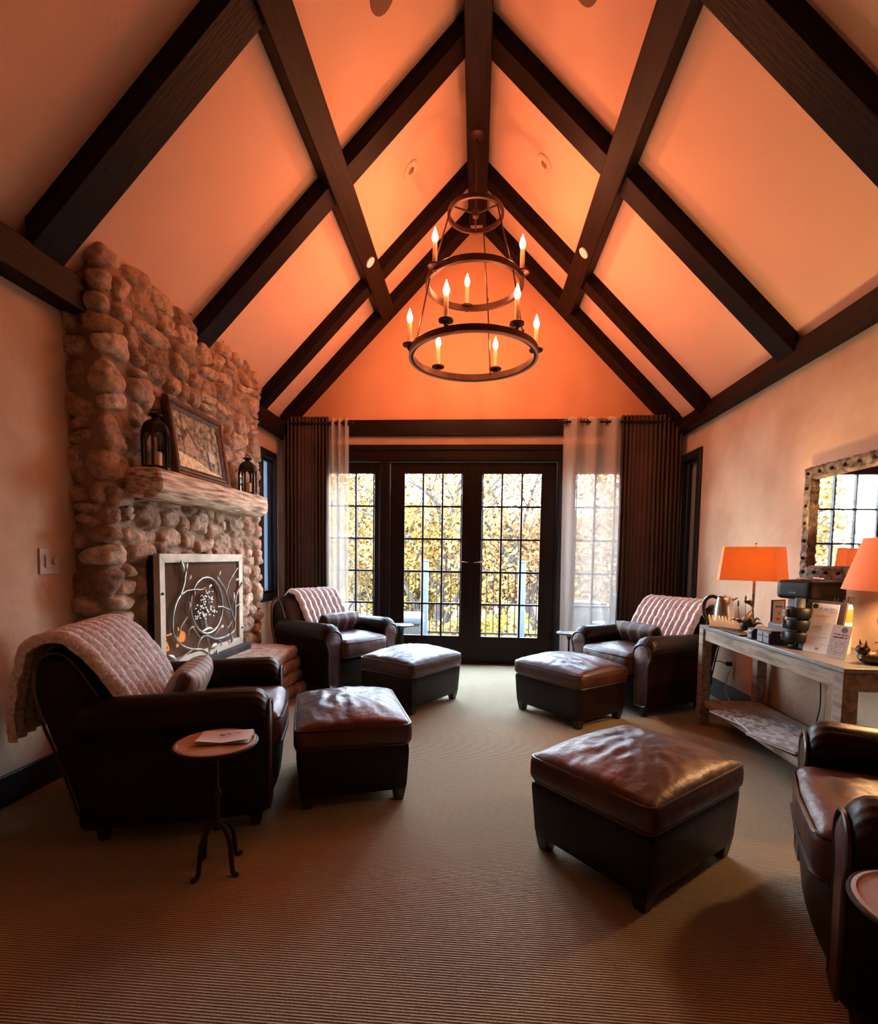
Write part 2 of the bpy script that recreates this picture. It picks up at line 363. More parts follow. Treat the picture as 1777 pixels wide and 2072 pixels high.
def rafter(sg, y0, y1, s, a=.0, label='', mm=None):
    xe = XL+.085 if sg < 0 else XR-.085
    xs = X0+sg*.06
    off = (-sg*SL/NN*s, -s/NN)
    p = [(xs, zc(xs)+.004), (xe, zc(xe)+.004), (xe+off[0]*.0, zc(xe)-s*NN), (xs+off[0], zc(xs)+off[1])]
    # lower face parallel to the slope
    p[3] = (xs, zc(xs)-s*NN)
    o = MB().prism(p, y0, y1).build('rafter_beam', mm or M['beam'], bevel=.006)
    return tag(o, label, 'beam', 'rafters under the vaulted ceiling')
RY = [(2.077, 2.25), (3.203, 3.365), (4.351, 4.485), (4.917, 5.115)]
ords = ['nearest the camera, widest of the four on the {} slope', 'second from the camera, its foot below the long purlin on the {} slope', 'third from the camera on the {} slope, beside the chandelier', 'last one lying against the gable wall on the {} slope']
for sg, nm in ((-1, 'left'), (1, 'right')):
    for k, (a, b) in enumerate(RY):
        rafter(sg, a, b, .092, label='dark stained rafter '+ords[k].format(nm))
for sg, nm in ((-1, 'left'), (1, 'right')):
    xa = X0+sg*.968
    u = (-sg/NN, SL/NN)      # up the slope
    n = (-sg*SL/NN, -1/NN)
    A = (xa, zc(xa)+.004); B = (xa+u[0]*.158, zc(xa)+u[1]*.158+.004)
    poly = [A, B, (B[0]+n[0]*.125, B[1]+n[1]*.125), (A[0]+n[0]*.125, A[1]+n[1]*.125)]
    o = MB().prism(poly, YF, 4.93).build('purlin_beam', M['beamY'], bevel=.008)
    tag(o, 'long dark purlin running from over the camera to the gable across the %s slope' % nm, 'beam')
    # round white sensor on the purlin underside
    yy = 4.06 if sg < 0 else 4.02
    mid = ((A[0]+B[0])/2+n[0]*.125, (A[1]+B[1])/2+n[1]*.125)
    Q = T(mid[0], yy, mid[1]) @ Vector((n[0], 0, n[1])).to_track_quat('Z', 'Y').to_matrix().to_4x4()
    o = MB().lathe([(.0,0),(.042,0),(.042,.010),(.030,.016),(.001,.017)], 24, M=Q).build('ceiling_sensor', M['white'])
    tag(o, 'small round white disc fixed to the underside of the %s purlin' % nm, 'sensor')
rb = MB().box(-.130, .038, YF, 4.925, 4.19, RZ-.02).build('ridge_beam', M['beamY'], bevel=.008)
tag(rb, 'dark ridge beam along the peak of the vaulted ceiling', 'beam')
tb = MB().box(-1.93, 1.90, YB-.035, YB-.001, 2.297, 2.456).build('tie_beam', M['frame'], bevel=.006)
tag(tb, 'dark horizontal beam across the far wall above the doors', 'beam')
# recessed lights and speaker grilles on the slopes
def on_slope(x, y, sg):
    n = Vector((-sg*SL/NN, 0, -1/NN)); return T(x, y, zc(x)) @ n.to_track_quat('Z', 'Y').to_matrix().to_4x4()
for x, y, sg, nm in ((-.536, 3.865, -1, 'left'), (.435, 3.844, 1, 'right')):
    Q = on_slope(x, y, sg)
    r = thing('recessed_light', 'unlit round recessed light in the %s slope above the chandelier' % nm, 'light', (0,0,0))
    MB().lathe([(.052,-.002),(.075,-.002),(.075,.006),(.062,.011),(.052,.006)], 32, M=Q).build('trim_ring', M['ceiling'], r)
    MB().lathe([(.0,-.001),(.054,-.001),(.050,.003),(.030,.001),(.028,.006),(.001,.006)], 24, M=Q).build('lens', M['brass'], r)
for x, y, sg, nm in ((-.527, 2.70, -1, 'left'), (.475, 2.66, 1, 'right')):
    o = MB().lathe([(.0,-.002),(.088,-.002),(.088,.005),(.001,.008)], 32, M=on_slope(x, y, sg)).build('speaker_grille', mat('grille_'+nm, (.20,.10,.06), rough=.8))
    tag(o, 'flat dark round speaker grille in the %s slope at the top of the view' % nm, 'speaker')

# ---------------------------------------------------------------- doors and windows
GZ = (.283, 1.935)
def glazed(name, x0, x1, gx0, gx1, z0, z1, y, kind='door'):
    r = bpy.data.objects.new(name, None); COL.objects.link(r); r.location = (0, 0, 0); r['kind'] = 'structure'
    m = MB(); d = .045
    m.box(x0, gx0, y-d/2, y+d/2, z0, z1); m.box(gx1, x1, y-d/2, y+d/2, z0, z1)
    m.box(gx0, gx1, y-d/2, y+d/2, z0, GZ[0]); m.box(gx0, gx1, y-d/2, y+d/2, GZ[1], z1)
    m.build('sash' if kind != 'door' else 'door_frame', M['frame'], r, bevel=.004)
    b = MB()
    b.box(gx0, gx0+.012, y-.034, y-.02, GZ[0], GZ[1]); b.box(gx1-.012, gx1, y-.034, y-.02, GZ[0], GZ[1])
    for i in (1, 2):
        x = gx0+(gx1-gx0)*i/3; b.box(x-.009, x+.009, y-.02, y+.02, GZ[0], GZ[1])
    for j in range(1, 5):
        z = GZ[0]+(GZ[1]-GZ[0])*j/5; b.box(gx0, gx1, y-.018, y+.018, z-.009, z+.009)
    b.build('muntins', M['frame'], r, bevel=.002)
    box(gx0+.001, gx1-.001, y-.003, y+.003, GZ[0]+.001, GZ[1]-.001).build('pane', M['glass'], r, smooth=0)
    return r
DY = YB+.05
d1 = glazed('door_1', -.887, -.058, -.750, -.156, .012, 2.045, DY)
d2 = glazed('door_2', -.050, .781, .047, .642, .012, 2.045, DY)
glazed('window_1', -1.70, -1.00, -1.635, -1.053, .06, 2.045, DY, 'w')
glazed('window_2', .915, 1.59, .974, 1.545, .06, 2.045, DY, 'w')
MB().box(-.078, -.030, DY-.036, DY-.0225, .012, 2.045).build('astragal', M['frame'], d1, bevel=.002)
h = MB(); 
h.tube([(-.09, DY-.03, 1.04), (-.09, DY-.075, 1.04), (-.115, DY-.08, 1.045), (-.165, DY-.078, 1.05)], .007, 8)
h.build('door_handle', M['steel'], d1)
h = MB(); h.tube([(-.02, DY-.03, 1.04), (-.02, DY-.075, 1.04), (.02, DY-.08, 1.045), (.055, DY-.078, 1.05)], .007, 8)
h.build('door_handle', M['steel'], d2)
f = MB()   # casing: head with stepped mouldings and mullion posts
f.box(OX0, OX1, YB-.012, YB+.12, 2.05, OZ); f.box(OX0, OX1, YB-.026, YB-.012, 2.16, 2.212); f.box(OX0, OX1, YB-.020, YB+.0, 2.06, 2.075)
for a, b in ((OX0, -1.70), (-1.00, -.89), (.783, .915), (1.59, OX1)):
    f.box(a, b, YB-.012, YB+.12, 0, 2.05)
    if b-a > .05:
        f.box(a+.012, a+.026, YB-.022, YB-.012, 0, 2.05); f.box(b-.026, b-.012, YB-.022, YB-.012, 0, 2.05)
f.box(OX0, OX1, YB-.02, YB+.14, 0, .012)
struct(f.build('trim_3', M['frame'], bevel=.003))
# narrow side windows; an added translucent panel stands in for the dim outlook
def side_window(name, xs, sg, W, bl='pane_backing'):
    r = bpy.data.objects.new(name, None); COL.objects.link(r); r['kind'] = 'structure'
    a, b, z0, z1 = W; m = MB(); t = .055
    xa, xb = (xs-.10, xs+.022) if sg < 0 else (xs-.022, xs+.10)
    m.box(xa, xb, a-t, a+.012, z0-t, z1+t); m.box(xa, xb, b-.012, b+t*.6, z0-t, z1+t)
    m.box(xa, xb, a, b, z1-.012, z1+t); m.box(xa, xb, a, b, z0-t, z0+.012)
    xm = xs+sg*.03
    m.box(xm-.012, xm+.012, a+.012, a+.035, z0, z1); m.box(xm-.012, xm+.012, b-.035, b-.012, z0, z1)
    m.box(xm-.012, xm+.012, a, b, z1-.04, z1); m.box(xm-.012, xm+.012, a, b, z0, z0+.04)
    m.build('window_frame', M['steel_frame'], r, bevel=.003)
    box(xm-.003, xm+.003, a+.03, b-.03, z0+.03, z1-.03).build('pane', M['glass'], r, smooth=0)
    box(xs+sg*.065-.003, xs+sg*.065+.003, a+.005, b-.005, z0, z1).build('shade', M[bl], r, smooth=0)  # added backing in the tone of the view outside
side_window('window_3', XL, -1, LW)
side_window('window_4', XR, 1, RW, 'pane_backing_dim')

# ---------------------------------------------------------------- curtains
def pleated(x0, x1, z0, z1, y, n, amp, name, m, label, flare=0., seed=0, top=False, group=None, xs1=None):
    def fn(u, v):
        z = z0+(z1-z0)*v
        k = 1-v
        xx = x0+(x1-x0)*u
        if xs1 is not None: xx = x0+((xs1(v))-x0)*u
        a = amp*(.55+.45*sin(7*u+seed))*(1+.35*k)
        yy = y+a*sin(2*PI*n*u+.6*nz(u*5, seed, v*1.2)+seed)+.010*nz(u*9, v*3, seed)
        return (xx+.010*nz(u*12, v*2, seed+3)*k, yy, z), (0, -1, 0)
    M_ = MB().sheet(fn, int(n*9), 16, .004)
    return tag(M_.build(name, m, smooth=60), label, 'curtain', group)
pleated(-1.935, -1.475, .02, 2.452, 4.95, 13, .026, 'drape', M['drape'], 'dark brown pleated drape hanging left of the doors', seed=1)
pleated(1.34, 1.905, .02, 2.448, 4.95, 15, .026, 'drape', M['drape'], 'dark brown pleated drape hanging right of the doors', seed=2.4, xs1=lambda v: 1.905+.02*(1-v))
def sheer(x0, x1, name, label, n, seed, xa):
    def fn(u, v):
        z = .03+(2.425-.03)*v; k = 1-v
        xx = (x0+xa*k)+(x1-x0-xa*k)*u
        a = .030*(.4+.6*v)+.012
        yy = 4.93+a*sin(2*PI*n*u+seed)
        if v > .94: z += .012*cos(4*PI*n*u+2*seed)*(v-.94)/.06
        return (xx, yy, z), (0, -1, 0)
    return tag(MB().sheet(fn, int(n*14), 24, .0012).build(name, M['sheer'], smooth=80), label, 'curtain')
sheer(-1.47, -1.27, 'sheer_curtain', 'narrow gathered white sheer beside the left brown drape', 3, .4, .0)
sheer(.805, 1.36, 'sheer_curtain', 'wide white sheer curtain over the window beside the right brown drape', 3, 1.2, .02)
for a, b, nm in ((-1.93, -1.24, 'left'), (.78, 1.92, 'right')):
    r = thing('curtain_rod', 'black curtain rod holding the %s drape and sheer' % nm, 'curtain rod', (0,0,0))
    MB().tube([(a, 4.93, 2.385), (b, 4.93, 2.385)], .011, 12).build('rod', M['iron'], r)
    for x in ((b+.012) if nm == 'left' else (a-.012),):
        MB().ball((x, 4.93, 2.385), .02, 12).build('finial', M['iron'], r)
    for x in (a+.03, b-.03):
        MB().box(x-.006, x+.006, 4.93, YB-.06, 2.379, 2.391).build('bracket', M['iron'], r)
    xs = [-1.44, -1.38, -1.32, -1.27] if nm == 'left' else [.83, .93, 1.02, 1.11, 1.20, 1.29]
    for x in xs:
        MB().tube([(x, 4.93+.024*cos(t*PI/8), 2.385+.024*sin(t*PI/8)) for t in range(16)], .004, 6, closed=True).build('grommet', M['iron'], r)
# ---------------------------------------------------------------- fireplace
FX, FY0, FY1 = -1.845, 2.405, 4.165
fp = thing('fireplace', 'tall chimney of rounded field stones rising to the ceiling on the left wall', 'fireplace', (0,0,0))
R_ = .03
def perim(s):
    """path round the chimney: near return, front, far return -> x, y, nx, ny"""
    a = abs(XL-FX); L1 = a; L2 = L1+(FY1-FY0)
    if s < L1: x, y, nx, ny = XL+s, FY0, 0., -1.
    elif s < L2: x, y, nx, ny = FX, FY0+(s-L1), 1., 0.
    else: x, y, nx, ny = FX-(s-L2), FY1, 0., 1.
    for c, sg in ((L1, -1), (L2, 1)):
        t = (s-c)/.05
        if abs(t) < 1:
            q = (t+1)/2
            if sg < 0: nx, ny = sin(q*PI/2), -cos(q*PI/2)
            else: nx, ny = cos(q*PI/2), sin(q*PI/2)
            k = .022*(1-abs(t))**1.0
            x -= k*.7; y += k*.7*(1 if sg < 0 else -1)
    return x, y, nx, ny
ST = .0095
LS = 2*abs(XL-FX)+(FY1-FY0); NS = int(LS/ST); NZ = int(2.60/ST)
S = np.linspace(0, LS, NS+1); Zs = np.linspace(0, 2.60, NZ+1)
SS, ZZ = np.meshgrid(S, Zs, indexing='ij')
rs = np.random.RandomState(11)
# warp so that no joint is straight
wx = np.zeros_like(SS); wz = np.zeros_like(SS)
for k in range(10):
    fx, fz, ph, pz = rs.uniform(4, 22), rs.uniform(4, 22), rs.uniform(0, 6.3), rs.uniform(0, 6.3)
    wx += .0075*np.sin(fx*SS+fz*ZZ+ph); wz += .0065*np.sin(fz*SS-fx*ZZ+pz)
U = SS+wx; W = ZZ+wz
H = np.zeros_like(SS); ID = np.zeros_like(SS); MK = np.zeros_like(SS)
z = -.02
while z < 2.62:
    rh = rs.uniform(.095, .18); s = -rs.uniform(0, .15)
    while s < LS+.05:
        rw = rs.uniform(.09, .27) if rh > .12 else rs.uniform(.14, .34)
        # the corners carry big squared blocks
        parts = [(s+rw/2, z+rh/2, rw/2, rh/2)]
        if rh > .115 and rs.rand() < .35: parts = [(s+rw/2, z+rh*.25, rw/2, rh*.25), (s+rw/2, z+rh*.75, rw/2*.9, rh*.25)]
        for (cx, cz, a, b) in parts:
            a *= .90; b *= .90; cz += rs.uniform(-.014, .014); ang = rs.uniform(-.22, .22); pw = rs.uniform(2.0, 4.2); hh = rs.uniform(.024, .054)
            c_ = (np.abs(U-cx) < a*1.3+.03) & (np.abs(W-cz) < b*1.3+.03)
            du = (U-cx); dw = (W-cz)
            u = du*np.cos(ang)+dw*np.sin(ang); v = -du*np.sin(ang)+dw*np.cos(ang)
            d = (np.abs(u/a)**pw+np.abs(v/b)**pw)**(1/pw)
            h = np.where(d < 1, hh*np.sqrt(np.clip(1-d**4.5, 0, 1)), 0)*c_
            tl = rs.uniform(-.25, .25); h = h*(1+tl*u/a*.5)
            sel = h > H
            H = np.where(sel, h, H); ID = np.where(sel, rs.rand(), ID); MK = np.where(sel, np.clip((1-d)*9, 0, 1), MK)
        s += rw
    z += rh*.96
vs = []; colr = []
for i in range(NS+1):
    x, y, nx, ny = perim(S[i])
    for j in range(NZ+1):
        zz = Zs[j]
        n1 = noise.noise(Vector((S[i]*9, zz*9, 3)))*.010+noise.noise(Vector((S[i]*32, zz*32, 8)))*.008
        h = H[i, j]+n1*(.4+MK[i, j])
        if zz < 1.05: h *= 1.05
        vs.append((x+nx*h, y+ny*h, zz)); colr.append((ID[i, j], MK[i, j], 0, 1))
fs = []
for i in range(NS):
    sm = S[i]
    ym = FY0+(sm-abs(XL-FX))
    for j in range(NZ):
        jag = .02*noise.noise(Vector((sm*14, Zs[j]*14, 0)))
        if FB[0]+jag < ym < FB[1]+jag and FB[2]-.02 < Zs[j] < FB[3]+jag and abs(XL-FX) < sm < LS-abs(XL-FX): continue
        q = i*(NZ+1)+j; fs.append((q, q+NZ+1, q+NZ+2, q+1))
o = MB().add(vs, fs).build('stonework', M['stone'], fp, smooth=75, fix=False)
ca = o.data.color_attributes.new('stone', 'FLOAT_COLOR', 'POINT')
ca.data.foreach_set('color', np.array(colr, dtype=np.float32).ravel())
m = MB(); y0, y1, z0, z1 = FB[0]-.05, FB[1]+.05, FB[2]-.03, FB[3]+.05
m.box(-2.50, -2.46, y0, y1, z0, z1); m.box(-2.46, FX-.01, y0, y0+.05, z0, z1); m.box(-2.46, FX-.01, y1-.05, y1, z0, z1); m.box(-2.46, FX-.01, y0, y1, z1-.05, z1); m.box(-2.46, FX+.0, y0, y1, z0, z0+.03)
m.build('firebox', M['soot'], fp, smooth=0)
# raised hearth: a slab with a broken edge on a stone plinth
def hearth_edge(t, off=0):
    # t in 0..1 along near side, front, far side
    pts = [(XL, 2.62), (-1.42, 2.62), (-1.40, 3.86), (-1.84, 3.93), (XL, 3.93)]
    L = [0]; 
    for i in range(4): L.append(L[-1]+math.dist(pts[i], pts[i+1]))
    s = t*L[-1]
    for i in range(4):
        if s <= L[i+1]+1e-9: q = (s-L[i])/(L[i+1]-L[i]); break
    x = pts[i][0]+(pts[i+1][0]-pts[i][0])*q; y = pts[i][1]+(pts[i+1][1]-pts[i][1])*q
    return x+.035*nz(s*5, off)+off, y+.035*nz(s*5, 4+off)
secs = []
for zz, of in ((.285, -.03), (.30, .0), (.35, .01), (.372, .0), (.380, -.025)):
    secs.append([(hearth_edge(k/60, of)[0], hearth_edge(k/60, of)[1], zz+.006*nz(k*.7, zz*30)) for k in range(61)])
h = MB().loft(secs); o = h.build('hearth_slab', M['stone'], fp, smooth=50)
ca = o.data.color_attributes.new('stone', 'FLOAT_COLOR', 'POINT')
for i in range(len(o.data.vertices)): ca.data[i].color = (.18, 1, 0, 1)
pl = MB(); rr_ = random.Random(3)
for lv in range(3):
    s = .02
    while s < .98:
        ws = rr_.uniform(.05, .10); x, y = hearth_edge(min(s+ws/2, 1), -.07); x2, y2 = hearth_edge(min(s+ws/2+.01, 1), -.07)
        a = math.atan2(y2-y, x2-x); L_ = ws*3.1
        pl.puff(L_*.98, .16, .098, .035, 0, 8, c=(0,0,0), M=T(x, y, .047+lv*.096) @ Rz(a)); s += ws
pl.box(XL, -1.52, 2.68, 3.82, 0, .29)
o = pl.build('hearth_plinth', M['stone'], fp, smooth=50)
ca = o.data.color_attributes.new('stone', 'FLOAT_COLOR', 'POINT')
for i, v in enumerate(o.data.vertices): ca.data[i].color = (.3+.3*nz(v.co.x*3, v.co.y*5, round(v.co.z*10)*3.), 1, 0, 1)
MB().box(-1.90, -1.70, 2.62, 3.70, .375, .43).build('hearth_step', M['soot'], fp, bevel=.012)
# hewn mantel beam
def msec(y, k):
    e = 1.0
    x0, x1, z0, z1 = FX-.02, -1.635, 1.385, 1.542
    pts = []
    base = [(x0, z0+.01), (x0+.08, z0), (x1-.05, z0+.002), (x1-.018, z0+.022), (x1, z0+.05), (x1+.002, z0+.10), (x1-.008, z1-.012), (x1-.03, z1), (x0+.08, z1), (x0, z1)]
    for i, (x, zz) in enumerate(base):
        j = 0 if i in (0, 9) else 1
        pts.append((x+j*(.011*nz(y*7, i*2.3)+.006*nz(y*25, i)), y, zz+j*(.010*nz(y*6, i*3.1, 5) if i < 6 else .003*nz(y*6, i))))
    return pts
secs = [msec(2.535+(3.865-2.535)*k/70, k) for k in range(71)]
cen = lambda s: (sum(p[0] for p in s)/len(s), sum(p[2] for p in s)/len(s))
for idx, yy, f_ in ((0, 2.523, .9), (70, 3.877, .9)):
    cx, cz = cen(secs[idx]); e = [(cx+(p[0]-cx)*f_, yy, cz+(p[2]-cz)*f_) for p in secs[idx]]
    if idx == 0: secs = [e]+secs; 
    else: secs = secs+[e]
MB().loft(secs).build('mantel_shelf', M['mantel'], fp, smooth=30)
# logs, grate and fire
lg = thing('fire_logs', 'burning split logs on the grate behind the fire screen', 'firewood', (0,0,0))
for k, (ya, yb, x, zz, r) in enumerate(((2.78, 3.45, -2.02, .50, .05), (2.76, 3.30, -2.13, .49, .055), (2.95, 3.50, -2.08, .585, .045))):
    MB().tube([(x+.01*sin(i), ya+(yb-ya)*i/8, zz+.008*nz(i, k)) for i in range(9)], [r*(.95+.1*nz(i, k, 2)) for i in range(9)], 12).build('log', M['log'], lg)
for k in range(14):
    fl = MB()
    y = 2.80+.46*rr_.random(); x = -2.08+.12*rr_.random(); hgt = .05+.08*rr_.random(); r = .014+.016*rr_.random()
    fl.tube([(x+.012*sin(i*1.7+k), y+.014*cos(i*1.3+k), .475+hgt*i/5) for i in range(6)], [r, r*1.25, r, r*.7, r*.35, .001], 6)
    fl.build('flame', M['fire'], lg)
gt = MB()
for k in range(9): y = 2.78+k*.085; gt.tube([(-2.2, y, .455), (-1.98, y, .455), (-1.95, y, .50)], .007, 6)
gt.tube([(-2.15, 2.75, .448), (-2.15, 3.5, .448)], .008, 6); gt.tube([(-2.0, 2.75, .448), (-2.0, 3.5, .448)], .008, 6)
gt.build('grate', M['iron'], lg)
# ---------------------------------------------------------------- fire screen
VINES= [[(2.907, 1.037), (2.892, 0.998), (2.882, 0.961), (2.866, 0.908), (2.833, 0.853), (2.801, 0.824), (2.774, 0.785), (2.756, 0.736), (2.75, 0.69), (2.753, 0.643), (2.777, 0.603), (2.803, 0.576), (2.846, 0.547), (2.911, 0.519), (2.988, 0.499), (3.049, 0.488), (3.101, 0.464), (3.154, 0.436)], [(3.53, 0.994), (3.455, 0.939), (3.403, 0.891), (3.383, 0.855), (3.363, 0.819)], [(3.224, 0.942), (3.281, 0.897), (3.328, 0.858), (3.357, 0.813), (3.381, 0.768), (3.417, 0.702), (3.442, 0.655), (3.48, 0.605)], [(3.617, 0.88), (3.588, 0.855), (3.532, 0.813), (3.504, 0.757), (3.502, 0.693), (3.494, 0.629), (3.493, 0.578), (3.472, 0.542), (3.394, 0.525), (3.307, 0.52), (3.224, 0.528), (3.168, 0.546), (3.125, 0.564), (3.072, 0.567), (3.03, 0.551), (3.009, 0.526), (3.003, 0.508)], [(2.833, 0.853), (2.884, 0.87), (2.94, 0.874), (2.999, 0.873), (3.059, 0.869), (3.096, 0.881)], [(3.23, 0.742), (3.3, 0.735), (3.349, 0.721), (3.417, 0.699)], [(3.593, 0.739), (3.558, 0.729), (3.51, 0.715)], [(2.943, 0.65), (2.971, 0.616), (3.01, 0.582), (3.04, 0.558)], [(2.89, 0.604), (2.89, 0.628), (2.914, 0.644), (2.953, 0.649)], [(2.897, 0.713), (2.86, 0.686), (2.827, 0.653), (2.808, 0.601)], [(3.303, 0.61), (3.249, 0.581), (3.196, 0.547)], [(2.939, 0.511), (2.872, 0.496), (2.817, 0.483), (2.782, 0.472), (2.751, 0.46)], [(3.119, 0.551), (3.145, 0.497), (3.149, 0.443)], [(3.247, 0.521), (3.288, 0.49), (3.287, 0.465)], [(2.852, 1.04), (2.874, 1.019), (2.887, 0.987)], [(3.447, 0.616), (3.395, 0.579), (3.377, 0.606)], [(3.42, 0.537), (3.431, 0.491)]]
OVAL= [(3.319, 0.743), (3.31, 0.694), (3.287, 0.65), (3.253, 0.615), (3.209, 0.591), (3.16, 0.58), (3.109, 0.581), (3.06, 0.595), (3.016, 0.619), (2.98, 0.652), (2.953, 0.692), (2.937, 0.735), (2.933, 0.78), (2.94, 0.824), (2.958, 0.864), (2.987, 0.898), (3.025, 0.923), (3.07, 0.939), (3.119, 0.943), (3.169, 0.935), (3.217, 0.914), (3.26, 0.882), (3.292, 0.841), (3.312, 0.793)]
LEAVES= [(2.843, 1.02), (3.265, 0.964), (3.514, 0.911), (3.465, 0.786), (2.904, 0.78), (2.727, 0.499), (3.431, 0.491), (3.189, 0.486), (3.222, 0.429), (2.914, 0.949), (3.291, 0.599), (3.085, 0.845), (2.959, 0.849)]
TRUNK= [(3.075, 0.692), (3.09, 0.667), (3.1, 0.626)]
MOUND= [(3.042, 0.611), (3.115, 0.612), (3.192, 0.607)]
CROWN= [(3.1, 0.827), (3.155, 0.869), (3.047, 0.808), (3.142, 0.789), (3.077, 0.766), (3.005, 0.751), (3.162, 0.74), (3.118, 0.722), (3.206, 0.706), (3.045, 0.713), (2.994, 0.713), (3.096, 0.701)]
sc = thing('fire_screen', 'metal mesh fire screen with vine scrollwork and oval tree medallion', 'fire screen', (0,0,0))
XS = -1.735; SY0, SY1, SZ0, SZ1 = 2.645, 3.63, .43, 1.093; fw = .052
m = MB()
def fr(a, b, c_, d):  # bevelled rails, mitred
    pass
P_o = [(SY0, SZ0), (SY1, SZ0), (SY1, SZ1), (SY0, SZ1)]; P_i = [(SY0+fw, SZ0+fw), (SY1-fw, SZ0+fw), (SY1-fw, SZ1-fw), (SY0+fw, SZ1-fw)]
for i in range(4):
    j = (i+1) % 4; a, b, c_, d = P_o[i], P_o[j], P_i[j], P_i[i]
    vsx = [(XS-.035, *a), (XS-.035, *b), (XS-.035, *c_), (XS-.035, *d), (XS+.003, *a), (XS+.003, *b), (XS, *c_), (XS, *d)]
    m.add(vsx, [(0,1,2,3), (7,6,5,4), (0,4,5,1), (1,5,6,2), (2,6,7,3), (3,7,4,0)])
m.build('frame', M['pewter_frame'], sc, bevel=.002)
MB().box(XS-.075, XS-.034, SY0+.004, SY0+.03, SZ0, SZ1-.01).box(XS-.075, XS-.034, SY1-.03, SY1-.004, SZ0, SZ1-.01).box(XS-.075, XS-.034, SY0+.01, SY1-.01, SZ1-.03, SZ1-.012).build('frame_return', M['black'], sc)
w = MB(); pit = .0125; r_ = .0027; a0, a1, b0, b1 = SY0+fw-.004, SY1-fw+.004, SZ0+fw-.004, SZ1-fw+.004; xm = XS-.018
n_ = int(((a1-a0)+(b1-b0))/pit)
for sgn in (1, -1):
    for k in range(n_):
        t = -(b1-b0)+k*pit; ya, za, yb, zb = a0+t, b0, a0+t+(b1-b0), b1
        if ya < a0: za += a0-ya; ya = a0
        if yb > a1: zb -= yb-a1; yb = a1
        if yb-ya < .004: continue
        if sgn < 0: ya, yb = a0+a1-ya, a0+a1-yb
        w.tube([(xm+.001*sgn, ya, za), (xm+.001*sgn, yb, zb)], r_, 4)
w.build('wire_mesh', M['meshwire'], sc, smooth=0)
v_ = MB()
for k, p in enumerate(VINES):
    big = k in (0, 2, 3); q = spline([(XS+.004+.006*(k % 3), a, b) for a, b in p], 4); n = len(q)
    r0 = .0085 if big else .0058
    v_.tube(q, [r0*(1-.55*i/n) if not big else r0*(1-.25*i/n) for i in range(n)], 7)
v_.build('vine_scrollwork', M['silver'], sc)
MB().tube([(XS+.006, a, b) for a, b in OVAL], .0075, 8, closed=True).build('oval_ring', M['silver'], sc)
for k, (a, b) in enumerate(LEAVES):
    ang = [2.0, .9, .4, 1.6, 1.4, 2.6, 1.2, .2, 1.7, .8, .3, 1.2, 1.4][k]; L_ = .042 if k in (0, 3, 5, 7) else .028
    def fn(u, v, a=a, b=b, ang=ang, L_=L_):
        t = (u-.5)*2; wd = (1-t*t)**.8*.42*L_*(1-.25*t); s_ = (v-.5)*2
        yy = t*L_; zz = s_*wd
        return (XS+.012+.010*(1-s_*s_)*(1-t*t), a+yy*cos(ang)-zz*sin(ang), b+yy*sin(ang)+zz*cos(ang)), (1, 0, 0)
    MB().sheet(fn, 10, 6, .002).build('leaf', M['silver'], sc)
t_ = MB(); t_.tube([(XS+.006, a, b) for a, b in TRUNK], [.010, .007, .014], 8)
(a0_, b0_), (a1_, b1_), (a2_, b2_) = MOUND
t_.tube(spline([(XS+.006, a0_, b0_-.012), (XS+.008, a1_, b1_), (XS+.006, a2_, b2_-.008)]), [.004, .007, .010, .012, .013, .012, .010, .007, .004], 8)
r2 = random.Random(5)
for (a, b) in CROWN:
    for q in range(9): t_.ball((XS+.006+.012*r2.random(), a+.030*(r2.random()-.5)*1.6, b+.034*(r2.random()-.5)*1.4), (.006, .009+.005*r2.random(), .006+.004*r2.random()), 8)
t_.build('tree_medallion', M['silver'], sc)
for a, b in ((SY0+.02, .87), (SY0+.03, .50), (SY1-.02, .88), (SY1-.02, .55)):
    MB().ball((XS+.006, a, b), (.006, .010, .008), 8).build('rivet', M['black'], sc)

# ---------------------------------------------------------------- picture and lanterns on the mantel
pc = thing('framed_painting', 'landscape painting in a dark carved frame leaning on the mantel between lanterns', 'painting', (-1.722, 3.10, 1.545))
pc.rotation_euler = (0, math.radians(-8), 0)
PW, PH = .62, .455
def frame_rails(W_, H_, fw_, prof, m, parent, x0=0):
    """prof: list of (inset 0..1, out) across the rail"""
    mb = MB(); cor = [(-1, 0), (1, 0), (1, 1), (-1, 1)]
    secs = []
    for (sy, sz) in cor+[cor[0]]:
        s = []
        for (ins, out) in prof:
            i_ = ins*fw_
            s.append((x0+out, sy*(W_/2-i_), (i_ if sz == 0 else H_-i_)))
        secs.append(s)
    mb.loft(secs, cap=False); return mb.build('frame', m, parent, smooth=30)
frame_rails(PW, PH, .062, [(0, -.014), (0, .012), (.15, .022), (.35, .020), (.5, .012), (.7, .014), (.85, .008), (1, .004), (1, -.014)], M['frame_wood'], pc)
bd = MB()
for i in range(38):
    y = -PW/2+.05+i*(PW-.10)/37
    bd.ball((.016, y, .031), (.006, .007, .006), 6); bd.ball((.016, y, PH-.031), (.006, .007, .006), 6)
for i in range(26):
    zz = .05+i*(PH-.10)/25
    bd.ball((.016, -PW/2+.031, zz), (.006, .006, .007), 6); bd.ball((.016, PW/2-.031, zz), (.006, .006, .007), 6)
bd.build('beading', M['brass'], pc)
pm = mat('painted_landscape', (.035,.030,.014), (.46,.36,.20), rough=.6, scale=26, detail=10, lo=.40, hi=.62)
box(-.004, .0, -PW/2+.055, PW/2-.055, .055, PH-.055).build('canvas', pm, pc, smooth=0)
